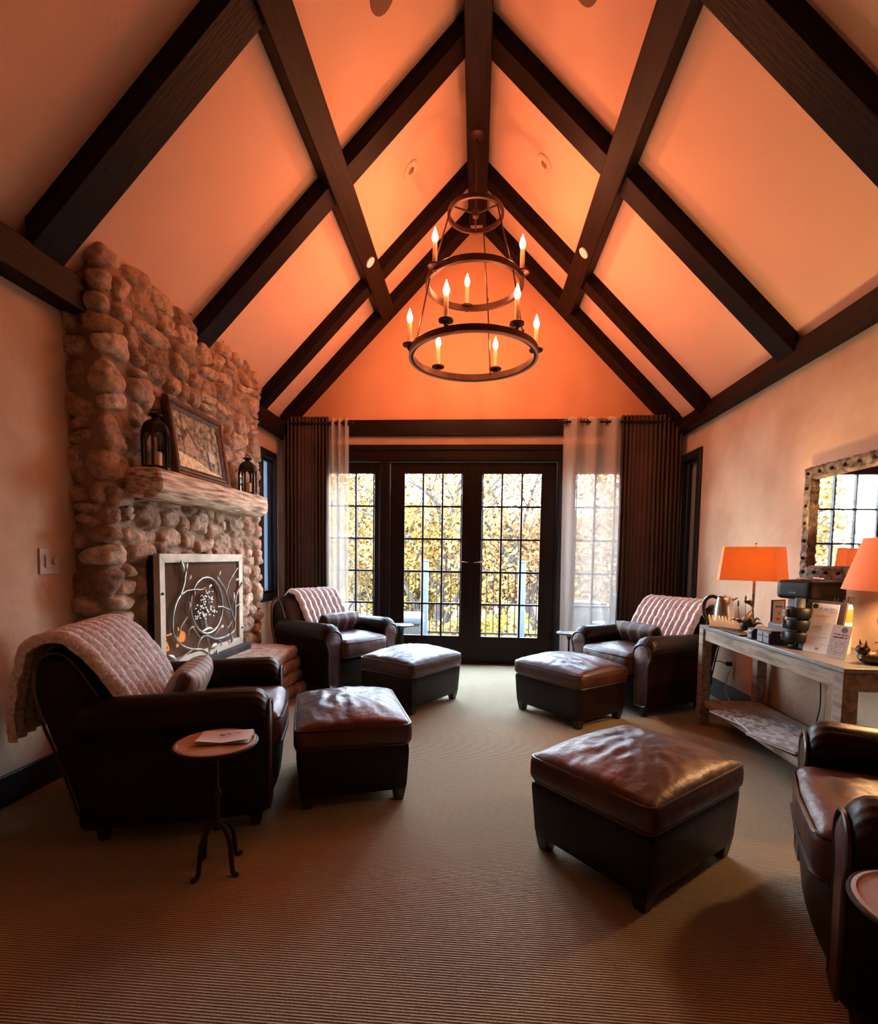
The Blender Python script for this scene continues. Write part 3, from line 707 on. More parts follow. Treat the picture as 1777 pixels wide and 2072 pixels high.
def flat(name, pts, m, x=.0012):
    n = len(pts); mb = MB(); mb.add([(x, a, b) for a, b in pts]+[(x-.001, a, b) for a, b in pts], [tuple(range(n)), tuple(range(2*n-1, n-1, -1))]+[(i, (i+1) % n, (i+1) % n+n, i+n) for i in range(n)])
    return mb.build(name, m, pc, smooth=0)
pathm = mat('painted_path', (.60,.48,.24), (.9,.78,.5), rough=.6, scale=30, lo=.4, hi=.6); cotm = mat('painted_cottage', (.30,.20,.12), (.50,.38,.26), rough=.6, scale=40); rfm = mat('painted_roof', (.08,.045,.03), (.16,.09,.06), rough=.6, scale=40); ltm = mat('painted_sign', (.6,.55,.45), rough=.6)
flat('painted_path', [(-.25, .06), (-.25, .15), (-.12, .135), (.0, .115), (.10, .085), (.25, .068), (.25, .058)], pathm)
flat('painted_cottage', [(-.17, .15), (-.17, .235), (-.11, .29), (-.05, .235), (-.02, .15)], cotm, .0018)
flat('painted_roof', [(-.185, .235), (-.12, .31), (-.10, .31), (-.015, .20), (-.03, .19), (-.11, .285), (-.17, .225)], rfm, .0026)
flat('painted_sign', [(.10, .15), (.10, .215), (.165, .20), (.165, .14)], ltm, .0018)

def lantern(loc, s, label, rz):
    L_ = thing('lantern', label, 'lantern', loc, rz, 'black lanterns on the mantel')
    r = .062*s; hb = .185*s; tp = .255*s
    hexa = lambda rad, zz: [(rad*cos(PI/6+k*PI/3), rad*sin(PI/6+k*PI/3), zz) for k in range(6)]
    MB().loft([hexa(r*1.08, 0), hexa(r*1.08, .010*s), hexa(r*.98, .016*s)]).build('base', M['iron'], L_, bevel=.001)
    MB().loft([hexa(r*1.05, hb), hexa(r*1.02, hb+.015*s), hexa(r*.86, hb+.037*s), hexa(r*.58, hb+.055*s), hexa(r*.30, hb+.063*s), hexa(r*.28, hb+.075*s)]).build('roof', M['iron'], L_)
    MB().lathe([(r*.30, hb+.075*s), (r*.55, hb+.080*s), (r*.55, hb+.086*s), (r*.15, hb+.090*s)], 16).tube([(r*.3*cos(t), 0, hb+.092*s+r*.30*sin(t)) for t in [i*PI/8 for i in range(9)]], .003*s, 6).build('cap', M['iron'], L_)
    cg = MB(); gl = MB()
    for k in range(6):
        a0 = PI/6+k*PI/3; a1 = a0+PI/3
        A = Vector((r*cos(a0), r*sin(a0), 0)); B = Vector((r*cos(a1), r*sin(a1), 0)); n = ((A+B)/2).normalized(); w_ = (B-A).length; t = (B-A).normalized()
        cg.tube([A+Vector((0,0,.014*s)), A+Vector((0,0,hb))], .006*s, 6)
        # arched spandrel: strip between arch and top
        N_ = 10; top = hb+.004*s; sp = hb-.045*s
        inner = []; outer = []
        for i in range(N_+1):
            u = -1+2*i/N_; ww = w_*.40
            inner.append((A+B)/2+t*(u*ww)+Vector((0,0,sp+.040*s*math.sqrt(max(0,1-u*u))))); outer.append((A+B)/2+t*(u*w_*.5)+Vector((0,0,top)))
        V_ = [tuple(p) for p in inner+outer]+[tuple(p-n*.004*s) for p in inner+outer]; K = N_+1
        F_ = []
        for i in range(N_): F_ += [(i, i+1, K+i+1, K+i), (2*K+i, 3*K+i, 3*K+i+1, 2*K+i+1), (i, 2*K+i, 2*K+i+1, i+1)]
        cg.add(V_, F_)
        for sd in (-1, 1):
            p0 = (A+B)/2+t*(sd*w_*.43); cg.tube([p0+Vector((0,0,.014*s)), p0+Vector((0,0,sp+.01*s))], .0035*s, 4)
        g0 = A-n*.004; g1 = B-n*.004
        gl.add([tuple(g0+Vector((0,0,.014*s))), tuple(g1+Vector((0,0,.014*s))), tuple(g1+Vector((0,0,hb-.004*s))), tuple(g0+Vector((0,0,hb-.004*s)))], [(0,1,2,3)])
    cg.build('cage', M['iron'], L_); gl.build('glass_panes', M['lglass'], L_, smooth=0, fix=False)
    MB().lathe([(.026*s, .016*s), (.026*s, .085*s), (.022*s, .088*s), (.004*s, .086*s)], 20).tube([(0,0,.085*s), (.001,0,.096*s)], .0015, 5).build('candle', M['cream'], L_)
    return L_
lantern((-1.735, 2.64, 1.545), 1.08, 'larger black arched lantern at the near end of the mantel', .35)
lantern((-1.735, 3.735, 1.545), 1.0, 'smaller black arched lantern at the far end of the mantel', .1)
# switch plate on the left wall
sw = thing('light_switch', 'square wall switch plate left of the stone chimney', 'light switch', (XL, 2.235, 1.05))
MB().box(0, .007, -.055, .055, -.06, .06).build('plate', M['switch'], sw, bevel=.002)
MB().box(.007, .012, -.028, -.002, -.03, .03).build('rocker', M['switch'], sw, bevel=.002)
MB().lathe([(.016, 0), (.016, .010), (.002, .012)], 18, M=T(.006, .028, .0) @ Matrix.Rotation(PI/2, 4, 'Y')).build('dimmer_knob', M['switch'], sw)
# ---------------------------------------------------------------- armchairs (facing local +Y)
def keyhole(sx, y, shrink=1., pleat=0., drop=0., bulge=0.):
    pts = []
    cx, cz, r = .315, .475-drop, .088
    raw = [(.262, .065), (.258, .20), (.252, .33), (.250, .40)]
    for k in range(0, 15):
        a = PI*1.10-k*(PI*1.20)/14
        raw.append((cx+r*cos(a), cz+r*sin(a)))
    raw += [(.388-.012, .38), (.378+bulge, .26), (.372+bulge*.5, .14), (.360, .065)]
    gx, gz = .317, .22
    for i, (x, zz) in enumerate(raw):
        if pleat and 4 <= i <= 18:
            q = 1+pleat*sin(i*PI*.98+.4); x = cx+(x-cx)*q; zz = cz+(zz-cz)*q
        x = gx+(x-gx)*shrink; zz = gz+(zz-gz)*shrink
        pts.append((sx*x, y, zz))
    return pts
def dense_keyhole(sx, y, shrink=1., drop=0., amp=0.):
    base = spline([(p[0], p[1], p[2]) for p in keyhole(1, y, shrink, 0, drop)]+[keyhole(1, y, shrink, 0, drop)[0]], 3)[:-1]
    out = []; n = len(base)
    for i, p in enumerate(base):
        t = i/n; x, z = p[0], p[2]
        if amp and z > .40:
            k = amp*sin(i*PI*.5+.5)*min(1, (z-.40)/.08); x += (x-.315)*k; z += (z-.475)*k
        out.append((sx*x, y, z))
    return out
BP = [(-.13,.30),(-.165,.40),(-.205,.49),(-.25,.57),(-.30,.65),(-.335,.70),(-.37,.735),(-.405,.75),(-.44,.742),(-.47,.715),(-.485,.67),(-.478,.60),(-.452,.50),(-.418,.40),(-.38,.28),(-.34,.14),(-.305,.06),(-.17,.06)]
def make_chair(loc, rz, label):
    c = thing('club_armchair', label, 'armchair', loc, rz)
    # backrest
    secs = []
    gy = sum(p[0] for p in BP)/len(BP); gz = sum(p[1] for p in BP)/len(BP)
    prof = spline([(0, a, b) for a, b in BP], 2)
    for k in range(25):
        u = -1+2*k/24; f = 1-.16*abs(u)**7
        s = []
        for (_, a, b) in prof:
            wd = .338 if b < .45 else .338-.035*min(1, (b-.45)/.3)
            rise = -.012*u*u*(1 if b > .6 else 0)
            puffy = .016*(1-u**4)*(1 if a > -.36 and b > .4 else 0)
            wr = .004*nz(u*3, a*9, b*14)
            s.append((u*wd, gy+(a-gy)*f+puffy+wr, gz+(b-gz)*f+rise+wr))
        secs.append(s)
    bk = MB().loft(secs).build('backrest', M['leather'], c, smooth=60)
    for sg in (-1, 1):
        MB().tube([(sg*(.345 if b < .45 else .345-.035*min(1, (b-.45)/.3)), gy+(a-gy)*.90, gz+(b-gz)*.90) for (_, a, b) in prof[6:44]], .0055, 6).build('backrest_piping', M['pipe'], bk)
        ys = [-.315, -.30, -.20, -.05, .10, .20, .25, .285, .31, .325, .338, .345]
        ss = []
        for i, y in enumerate(ys):
            sh = {0: .93, 8: .985, 9: .955, 10: .905, 11: .85}.get(i, 1.)
            ss.append(dense_keyhole(sg, y, sh, .012*max(0, (.2-y))/.5, .018*max(0, min(1, (y-.16)/.13)) if i < len(ys)-1 else .02))
        arm = MB().loft(ss).build('arm', M['leather'], c, smooth=60)
        pan = MB().loft([dense_keyhole(sg, .335, .83), dense_keyhole(sg, .348, .83), dense_keyhole(sg, .352, .80)]).build('front_panel', M['leather_lit'], arm, smooth=40)
        MB().tube([(p[0], .350, p[2]) for p in dense_keyhole(sg, .35, .86)], .006, 6, closed=True).build('piping', M['pipe'], arm)
    # front rail and seat deck, slightly bowed
    ss = []
    for k in range(13):
        u = -1+2*k/12; x = u*.265; bow = .02*(1-u*u)
        ss.append([(x, -.26, .07), (x, .325+bow*.6, .065), (x, .347+bow, .10), (x, .352+bow*1.2, .18), (x, .338+bow, .262), (x, .30, .275), (x, -.2, .28)])
    MB().loft(ss).build('seat_base', M['leather'], c, smooth=50)
    def wr(P, hx, hy, hz):
        g_ = max(0, 1-(P.x/hx)**4)*max(0, 1-(P.y/hy)**4)
        return (0, .004*nz(P.x*9, P.z*20), (.010*nz(P.x*5, P.y*9)+.006*(1-abs(nz(P.x*9, P.y*16, 3))*2))*(.4+.6*g_) if P.z > 0 else 0)
    seat = MB().puff(.492, .56, .155, .045, .022, 26, fn=wr, c=(0, .105, .352), belly=.012).build('seat_cushion', M['leather_lit'], c, smooth=70)
    for zz in (.300, .408):
        pts = [(sx*.237+dx, sy, zz) for sx, dx, sy in ((-1, 0, -.10), (-1, 0, .33))]
        path = [(-.243, -.1, zz), (-.243, .345, zz), (-.225, .378, zz), (-.20, .388, zz), (0, .397, zz), (.20, .388, zz), (.225, .378, zz), (.243, .345, zz), (.243, -.1, zz)]
        MB().tube(path, .0055, 6).build('seat_piping', M['pipe'], seat)
    for sx in (-1, 1):
        for yy in (.29, -.26):
            MB().lathe([(.020, 0), (.028, .05), (.030, .075)], 14, c=(sx*.30, yy, 0)).build('leg', M['leg'], c)
    return c
A90 = PI/2
# angle of facing -> rz = ang - 90deg
def fc(fx, fy, ax, ay, d=.345):
    """front-centre (ax,ay) with facing unit (fx,fy) -> loc, rz"""
    L_ = math.hypot(fx, fy); fx /= L_; fy /= L_
    return (ax-fx*d, ay-fy*d, 0), math.atan2(fy, fx)-PI/2
CH = {}
locA, rA = fc(.953, .303, -.920, 2.245)
CH['A'] = make_chair(locA, rA, 'brown leather club armchair near the left wall, in front of the fire screen')
locB, rB = fc(.83, -.56, -.905, 4.03)
CH['B'] = dup(CH['A'], locB, rB, 'brown leather club armchair left of the glazed doors, before the left drape')
locC, rC = fc(-.86, -.51, .99, 3.80)
CH['C'] = dup(CH['A'], locC, rC, 'brown leather club armchair right of the glazed doors, between sheer curtain and console table')
locD, rD = fc(-.905, .42, 1.005, 1.495)
CH['D'] = dup(CH['A'], locD, rD, 'brown leather club armchair cut off by the right edge of the view, no throw visible')

# ---------------------------------------------------------------- ottomans (width along X)
def make_ott(loc, rz, label, W_=.615, D_=.510):
    o = thing('ottoman', label, 'ottoman', loc, rz)
    def tap(P, hx, hy, hz):
        k = .012*(1-P.z/hz)/2; return (-P.x/hx*k+.003*nz(P.x*6, P.y*6, P.z*6), -P.y/hy*k+.003*nz(P.x*6, P.y*6, P.z*6+4), 0)
    MB().puff(W_-.016, D_-.016, .215, .018, 0, 16, fn=tap, c=(0, 0, .1575)).build('body', M['leather'], o, smooth=50)
    def wr(P, hx, hy, hz):
        if P.z <= 0: return (0, 0, 0)
        g_ = max(0, 1-abs(P.x/hx)**3)*max(0, 1-abs(P.y/hy)**3)
        a = math.atan2(P.y, P.x); r_ = math.hypot(P.x/hx, P.y/hy)
        rad = .0045*sin(a*17+3*nz(P.x*4, P.y*4))*min(1, r_*1.2)*max(0, 1.15-r_)
        return (0, 0, (rad+.007*nz(P.x*3.4, P.y*7.5, 1)+.007*(1-2.2*abs(nz(P.x*7, P.y*16, 7)))+.003*(1-2*abs(nz(P.x*15, P.y*32, 3))))*(.15+.85*g_)-.006)
    lid = MB().puff(W_, D_, .100, .030, .062, 40, fn=wr, c=(0, 0, .314), belly=.006).build('cushion_lid', M['leather_lit'], o, smooth=80)
    for zz, e in ((.353, -.004), (.268, -.010)):
        q = []; hx, hy, r = W_/2+e, D_/2+e, .035
        for (cx, cy, a0) in ((hx-r, hy-r, 0), (-hx+r, hy-r, 90), (-hx+r, -hy+r, 180), (hx-r, -hy+r, 270)):
            for k in range(5): a = math.radians(a0+k*22.5); q.append((cx+r*cos(a), cy+r*sin(a), zz+.002*nz(cx*9, cy*9, k)))
        qq = []
        for i in range(len(q)):
            a, b = Vector(q[i]), Vector(q[(i+1) % len(q)]); L_ = (b-a).length; n = max(1, int(L_/.06))
            qq += [tuple(a.lerp(b, k/n)) for k in range(n)]
        MB().tube(qq, .0052, 6, closed=True).build('piping', M['pipe'], lid)
    for sx in (-1, 1):
        for sy in (-1, 1):
            MB().loft([[(sx*(W_/2-.055)+a*.020, sy*(D_/2-.055)+b*.020, 0) for a, b in ((-1,-1),(1,-1),(1,1),(-1,1))], [(sx*(W_/2-.055)+a*.030, sy*(D_/2-.055)+b*.030, .058) for a, b in ((-1,-1),(1,-1),(1,1),(-1,1))]]).build('leg', M['leg'], o, bevel=.004)
    return o
o1 = make_ott((.605, 1.882, 0), math.radians(40.2), 'large brown leather ottoman at lower right, nearest the camera')
dup(o1, (-.605, 2.385, 0), math.radians(18.7+90), 'brown leather ottoman touching the near left armchair beside the small iron table')
dup(o1, (-.470, 3.735, 0), math.radians(-31.9+90), 'brown leather ottoman in front of the far left armchair')
dup(o1, (.670, 3.573, 0), math.radians(39.0+90), 'brown leather ottoman in front of the far right armchair')

# ---------------------------------------------------------------- throws (in chair space)
def throw(ch, x0, x1, path, label, ribs, seed, cross=0., th=.016, skew=0.):
    o_ = CH[ch]; Mx = T(*o_.location) @ Rz(o_.rotation_euler.z)
    P = spline([(0, a, b) for a, b in path], 6); n = len(P)
    Ls = [0]
    for i in range(1, n): Ls.append(Ls[-1]+math.dist(P[i], P[i-1]))
    tot = Ls[-1]
    def at(t):
        s = t*tot
        for i in range(1, n):
            if Ls[i] >= s-1e-9: break
        q = (s-Ls[i-1])/max(1e-9, Ls[i]-Ls[i-1]); a, b = Vector(P[i-1]), Vector(P[i]); d = (b-a).normalized()
        return a.lerp(b, q), Vector((0, -d.z, d.y))*-1
    def fn(u, v):
        t = min(1, max(0, u)); p, nn = at(t)
        x = x0+(x1-x0)*v+skew*(t-.4)+.014*nz(t*5, seed, v*2)
        hgt = (.030 if ch == 'A' else .022)*abs(sin(PI*ribs*v+.25*nz(t*5, v*3, seed)))**.8+.004*nz(t*22, v*10, seed)+.0025*nz(t*60, v*40, seed)
        if cross: hgt += cross*sin(t*tot*70)
        e = min(v, 1-v)*14
        return Mx @ Vector((x, p.y+nn.y*hgt, p.z+nn.z*hgt)), (Mx.to_3x3() @ Vector((0, nn.y, nn.z)))
    m = MB().sheet(fn, 110, 72, th)
    return tag(m.build('fur_throw', M['fur'], smooth=80), label, 'throw blanket', 'ribbed fur throws over the armchair backs')
front = [(-.150,.42),(-.172,.47),(-.212,.55),(-.262,.63),(-.315,.70),(-.362,.745),(-.405,.762),(-.450,.752),(-.487,.725)]
throw('A', -.29, .315, front+[(-.505, .67), (-.520, .61), (-.525, .52), (-.525, .40)], 'ribbed cream fur throw hanging over the back of the near left armchair', 9, 1.0)
throw('B', -.30, .17, front+[(-.505, .67), (-.505, .61), (-.490, .53)], 'ribbed grey-white fur throw over the armchair left of the doors', 8, 2.0, .003)
throw('C', -.28, .30, front+[(-.505, .67), (-.505, .61), (-.490, .53)], 'ribbed fur throw over the armchair right of the doors, before the brown drape', 11, 3.0, .002)
# ---------------------------------------------------------------- lumbar pillows
def pillow(ch, x, y, z, rot, w_, h_, t_, m, label, yaw=0.):
    o_ = CH[ch]; Mx = T(*o_.location) @ Rz(o_.rotation_euler.z) @ T(x, y, z) @ Rz(yaw) @ Matrix.Rotation(rot, 4, 'X')
    def fn(P, hx, hy, hz):
        k = (1-min(1, abs(P.x/hx))**3)*(1-min(1, abs(P.z/hz))**3); return (0, (1 if P.y > 0 else -1)*t_*.5*max(0, k)**.55+.004*nz(P.x*8, P.z*8), 0)
    mb = MB()
    def f2(u, v):
        a = (u-.5)*2; b = (v-.5)*2; k = max(0, (1-a**4))*max(0, (1-b**4))
        return a, b, k**.5
    n = 22; vs = []; fs = []
    for s in (1, -1):
        for i in range(n+1):
            for j in range(n+1):
                a, b, k = f2(i/n, j/n); pin = 1-.05*(1-b*b)*abs(a)**3
                vs.append((a*w_/2*pin, s*(k*t_/2+.0005)+.004*nz(a*3, b*3, s), b*h_/2*(1-.06*(1-a*a)*abs(b)**3)))
    for s in (0, 1):
        o2 = s*(n+1)**2
        for i in range(n):
            for j in range(n):
                q = (o2+i*(n+1)+j, o2+(i+1)*(n+1)+j, o2+(i+1)*(n+1)+j+1, o2+i*(n+1)+j+1); fs.append(q if s else q[::-1])
    N_ = (n+1)**2; ring = [i*(n+1) for i in range(n+1)]+[n*(n+1)+j for j in range(1, n+1)]+[i*(n+1)+n for i in range(n-1, -1, -1)]+[j for j in range(n-1, 0, -1)]
    for i in range(len(ring)): a, b = ring[i], ring[(i+1) % len(ring)]; fs.append((a, b, b+N_, a+N_))
    ob = mb.add(vs, fs).build('lumbar_pillow', m, smooth=70); ob.matrix_world = Mx
    return tag(ob, label, 'pillow')
pillow('A', .03, -.02, .515, -.42, .42, .22, .13, M['pillow_beige'], 'beige striped lumbar pillow below the throw on the near left armchair')
pillow('B', -.02, -.01, .505, -.50, .42, .22, .12, M['pillow_brown'], 'dark brown striped lumbar pillow on the armchair left of the doors')
pillow('C', .02, -.01, .505, -.50, .42, .22, .12, M['pillow_brown'], 'dark brown striped lumbar pillow on the armchair right of the doors')

# ---------------------------------------------------------------- small round drink tables
def drink_table(loc, rz, label, mtop, h=.45, r=.131):
    t = thing('side_table', label, 'side table', loc, rz)
    top = MB().lathe([(.001, h-.012), (r-.012, h-.012), (r, h-.006), (r, h+.002), (r-.008, h+.004), (r-.012, h), (.001, h)], 40).build('table_top', mtop, t)
    MB().tube([((r+.002)*cos(a*PI/20), (r+.002)*sin(a*PI/20), h-.004) for a in range(40)], .006, 8, closed=True).build('rim', M['iron'], top)
    MB().lathe([(.012, .14), (.016, .16), (.009, .18), (.008, .24), (.015, .26), (.015, .275), (.008, .29), (.008, .40), (.020, .435), (.03, .439)], 14).build('stem', M['iron'], t)
    for k in range(4):
        a = PI/4+k*PI/2
        pts = spline([(.006*cos(a), .006*sin(a), .165), (.035*cos(a), .035*sin(a), .155), (.062*cos(a), .062*sin(a), .115), (.070*cos(a), .070*sin(a), .06), (.078*cos(a), .078*sin(a), .012), (.100*cos(a), .100*sin(a), .006)], 4)
        MB().tube(pts, [.008]*(len(pts)-5)+[.008, .008, .009, .009, .008], 8).build('leg', M['iron'], t)
    return t
drink_table((-.883, 1.640, 0), .35, 'small round wooden-topped iron table beside the near left armchair, folded leaflet on it', M['tabletop_wood'])
drink_table((.872, .962, 0), .2, 'round table with pale top cut off at the lower right corner', mat('pale_grey_top', (.60,.58,.56), (.66,.64,.62), rough=.4, scale=6))
silvertop = mat('silver_top', (.50,.54,.58), rough=.25, metal=.7)
drink_table((.795, 4.31, 0), .2, 'small round table with bright top under the right sheer curtain', silvertop, .47, .10)
drink_table((-.665, 4.55, 0), .2, 'small round table with bright top between left armchair and glazed doors', silvertop, .47, .10)
# leaflet: two folded leaves slightly open
lf = thing('leaflet', 'folded white leaflet with small dark emblem on the round wooden table', 'leaflet', (-.862, 1.665, .4545), math.radians(14))
def lfn(u, v): return ((-.085+.17*u)*1.0, -.055+.11*v, .004+.010*(1-v)**2*abs(2*u-1)+.006*v), (0, 0, 1)
MB().sheet(lfn, 12, 8, .0008).build('cover', M['paper'], lf)
MB().sheet(lambda u, v: ((-.083+.17*u, -.053+.11*v, .0005+.002*v), (0, 0, 1)), 8, 6, .0008).build('back_page', M['paper'], lf)
em = MB()
for (x, y, w_, h_) in ((-.010, .0, .018, .010), (.010, .008, .012, .007), (.038, .018, .022, .0025)):
    em.box(x-w_/2, x+w_/2, y-h_/2, y+h_/2, .0125, .0131)
em.build('printed_emblem', M['ink'], lf)
# ---------------------------------------------------------------- chandelier
CHY = 3.9; CX = -.0136*CHY
k_ = CHY
cb, cm, ct = (1.1+.3866*k_, .1195*k_), (1.1+.5185*k_, .090*k_), (1.1+.6484*k_, .051*k_)
cn = thing('chandelier', 'three-ring dark bronze chandelier with nine lit candle bulbs', 'chandelier', (CX, CHY, 0))
def ring(z, r, h, t, nm):
    MB().loft([[((r+dx)*cos(a), (r+dx)*sin(a), z+dz) for a in [2*PI*k/72 for k in range(72)]] for dx, dz in ((-t, -h/2), (t, -h/2), (t, h/2), (-t, h/2), (-t, -h/2))], cap=False).build(nm, M['bronze'], cn, bevel=.003)
ring(cb[0], cb[1], .050, .016, 'lower_ring'); ring(cm[0], cm[1], .046, .014, 'middle_ring'); ring(ct[0], ct[1], .034, .010, 'top_ring')
MB().tube([((cb[1]+.010)*cos(a), (cb[1]+.010)*sin(a), cb[0]-.026) for a in [2*PI*k/72 for k in range(72)]], .009, 8, closed=True).build('lower_ring_bead', mat('copper_bead', (.55,.36,.25), rough=.4, metal=.3), cn)
sp = MB()
for k in range(3):
    a = math.radians(90+120*k); sp.tube([(.015*cos(a), .015*sin(a), ct[0]), (ct[1]*cos(a), ct[1]*sin(a), ct[0])], .006, 8)
sp.lathe([(.001, -.03), (.022, -.022), (.026, 0), (.022, .02), (.008, .035), (.008, .06)], 16, c=(0, 0, ct[0])); sp.build('hub', M['bronze'], cn)
MB().tube([(0, 0, ct[0]+.05), (0, 0, 4.175)], .006, 8).build('hanging_rod', M['bronze'], cn)
MB().lathe([(.055, 0), (.05, -.012), (.02, -.03), (.008, -.035)], 20, c=(0, 0, 4.192)).build('canopy', M['bronze'], cn)
for k in range(3):
    a = math.radians([72, 205, 320][k])
    for (z0, r0, z1, r1) in ((ct[0], ct[1], cm[0], cm[1]), (cm[0], cm[1], cb[0], cb[1])):
        A = Vector((r0*cos(a), r0*sin(a), z0-.01)); B = Vector(((r1-.016)*cos(a), (r1-.016)*sin(a), z1+.02))
        m = MB(); m.tube([A, B], .0055, 8); m.ball(B+Vector((0,0,.03)), (.010,.010,.013), 10); m.ball(B, .009, 8); m.ball(A, .009, 8); m.build('tie_rod', M['bronze'], cn)
def candle_arm(z, r, deg):
    a = math.radians(deg-90); rr = r+.012
    x, y = rr*cos(a), rr*sin(a)
    m = MB(); m.lathe([(.001, -.010), (.020, -.006), (.050, .004), (.053, .014), (.048, .018), (.020, .016), (.018, .030), (.001, .030)], 20, c=(x, y, z+.005))
    m.tube([(r*cos(a), r*sin(a), z-.005), (x, y, z)], .010, 8); m.ball((x, y, z-.012), (.018, .018, .014), 10); cup = m.build('candle_cup', M['bronze'], cn)
    MB().lathe([(.0165, .030), (.0165, .170), (.013, .176), (.001, .176)], 16, c=(x, y, z)).build('candle_sleeve', M['cream'], cn)
    MB().lathe([(.008, .174), (.016, .186), (.022, .205), (.020, .222), (.012, .247), (.004, .268), (.0005, .280)], 12, c=(x, y, z)).build('candle_bulb', M['flame'], cn)
for d in (-22, 38, 98, 158, 218, 278): candle_arm(cb[0]+.045, cb[1], d)
for d in (-50, 70, 190): candle_arm(cm[0]+.0, cm[1], d)

# ---------------------------------------------------------------- mirror
mr = thing('wall_mirror', 'rectangular mirror in a wide carved knobbly frame on the right wall', 'mirror', (XR-.012, 2.56, 1.0))
mr.rotation_euler = (0, 0, PI/2)      # local x runs along the wall toward the far end
MWd, MHt = 1.16, .645
fwm = .078; secs = []
cor = [(-1, 0), (1, 0), (1, 1), (-1, 1)]
pth = []
for i in range(4):
    a, b = cor[i], cor[(i+1) % 4]; n = 60 if i % 2 == 0 else 34
    for k in range(n):
        q = k/n; pth.append((a[0]+(b[0]-a[0])*q, a[1]+(b[1]-a[1])*q))
pth.append(pth[0])
for idx, (sy, sz) in enumerate(pth):
    s = []
    for (ins, out) in [(0, 0), (0, .012), (.12, .030), (.35, .034), (.6, .026), (.82, .030), (.95, .014), (1, .003)]:
        i_ = ins*fwm; j = .007*nz(idx*.55, ins*6, 1)+.005*nz(idx*1.3, ins*9, 4); e = .010*nz(idx*.8, 0, 7) if ins == 0 else 0
        s.append((sy*(MWd/2-i_+e), out+(j if out > .01 else 0), MHt*sz+(i_-e)*(1 if sz < .5 else -1)*(1 if True else 0)) if sz in (0, 1) else (sy*(MWd/2-i_+e), out+(j if out > .01 else 0), i_+(MHt-2*i_)*sz))
    secs.append(s)
MB().loft(secs, cap=False).build('frame', M['ornate'], mr, smooth=45)
for (x0_, x1_, zz) in ((-MWd/2+.04, MWd/2-.04, .04), (-MWd/2+.04, MWd/2-.04, MHt-.04)):
    for k in range(12):
        x = x0_+(x1_-x0_)*k/11
        MB().ball((x, .034, zz), (.011, .010, .011), 8).build('frame_stud', M['black'], mr)
for k in range(5):
    for sx in (-1, 1): MB().ball((sx*(MWd/2-.036), .034, .12+k*.10), (.010, .010, .010), 8).build('frame_stud', M['black'], mr)
MB().box(-MWd/2+fwm-.006, MWd/2-fwm+.006, .001, .004, fwm-.006, MHt-fwm+.006).build('glass', M['mirror_glass'], mr, smooth=0)

# ---------------------------------------------------------------- console table
KX0, KX1, KY0, KY1, KZ = 1.50, 1.915, 2.14, 3.48, .668
cs = thing('console_table', 'long weathered grey console table with lower shelf along the right wall', 'console table', (0, 0, 0))
MB().box(KX0, KX1, KY0, KY1, KZ-.022, KZ).build('table_top', M['zinc'], cs, bevel=.004)
MB().box(KX0+.012, KX0+.034, KY0+.02, KY1-.02, KZ-.098, KZ-.022).box(KX1-.03, KX1-.01, KY0+.02, KY1-.02, KZ-.098, KZ-.022).box(KX0+.02, KX1-.02, KY0+.012, KY0+.034, KZ-.098, KZ-.022).box(KX0+.02, KX1-.02, KY1-.034, KY1-.012, KZ-.098, KZ-.022).build('apron', M['greywood'], cs, bevel=.003)
MB().box(KX0+.03, KX1-.02, KY0+.03, KY1-.03, .125, .165).build('lower_shelf', M['greywood'], cs, bevel=.005)
for x in (KX0, KX1-.062):
    for y in (KY0, KY1-.062): MB().box(x, x+.062, y, y+.062, 0, KZ-.022).build('leg', M['greywood'], cs, bevel=.005)
# magazines on the lower shelf
cov = [((.10,.09,.08), (.45,.42,.38)), ((.16,.18,.14), (.52,.52,.48)), ((.30,.30,.31), (.62,.60,.57)), ((.08,.10,.12), (.35,.38,.40))]
mg = [(1.585, 3.06, .0, .25, 'patterned magazine farthest along the console\'s lower shelf'), (1.60, 2.86, .008, -.12, 'magazine with a landscape cover overlapping the patterned one on the lower shelf'), (1.585, 2.64, .012, .35, 'pale magazine nearest the armchair on the console\'s lower shelf'), (1.70, 2.80, .0, .05, 'dark magazine behind the others on the lower shelf')]
for i, (x, y, dz, a, lb) in enumerate(mg):
    c1, c2 = cov[i]
    t = thing('magazine', lb, 'magazine', (x, y, .166+dz), a, 'magazines on the console shelf')
    def cf(u, v, i=i): return (-.105+.21*u, -.14+.28*v, .0075+.006*sin(PI*u)*(.4+.6*v)+.002*i), (0, 0, 1)
    MB().sheet(cf, 10, 10, .0006).build('cover', mat('magazine_cover', c1, c2, rough=.35, scale=34, spec=.4, lo=.46, hi=.56), t)
    MB().sheet(lambda u, v: ((-.103+.206*u, -.138+.276*v, .0005+.003*sin(PI*u)), (0, 0, 1)), 8, 4, .006).build('pages', M['paper'], t)

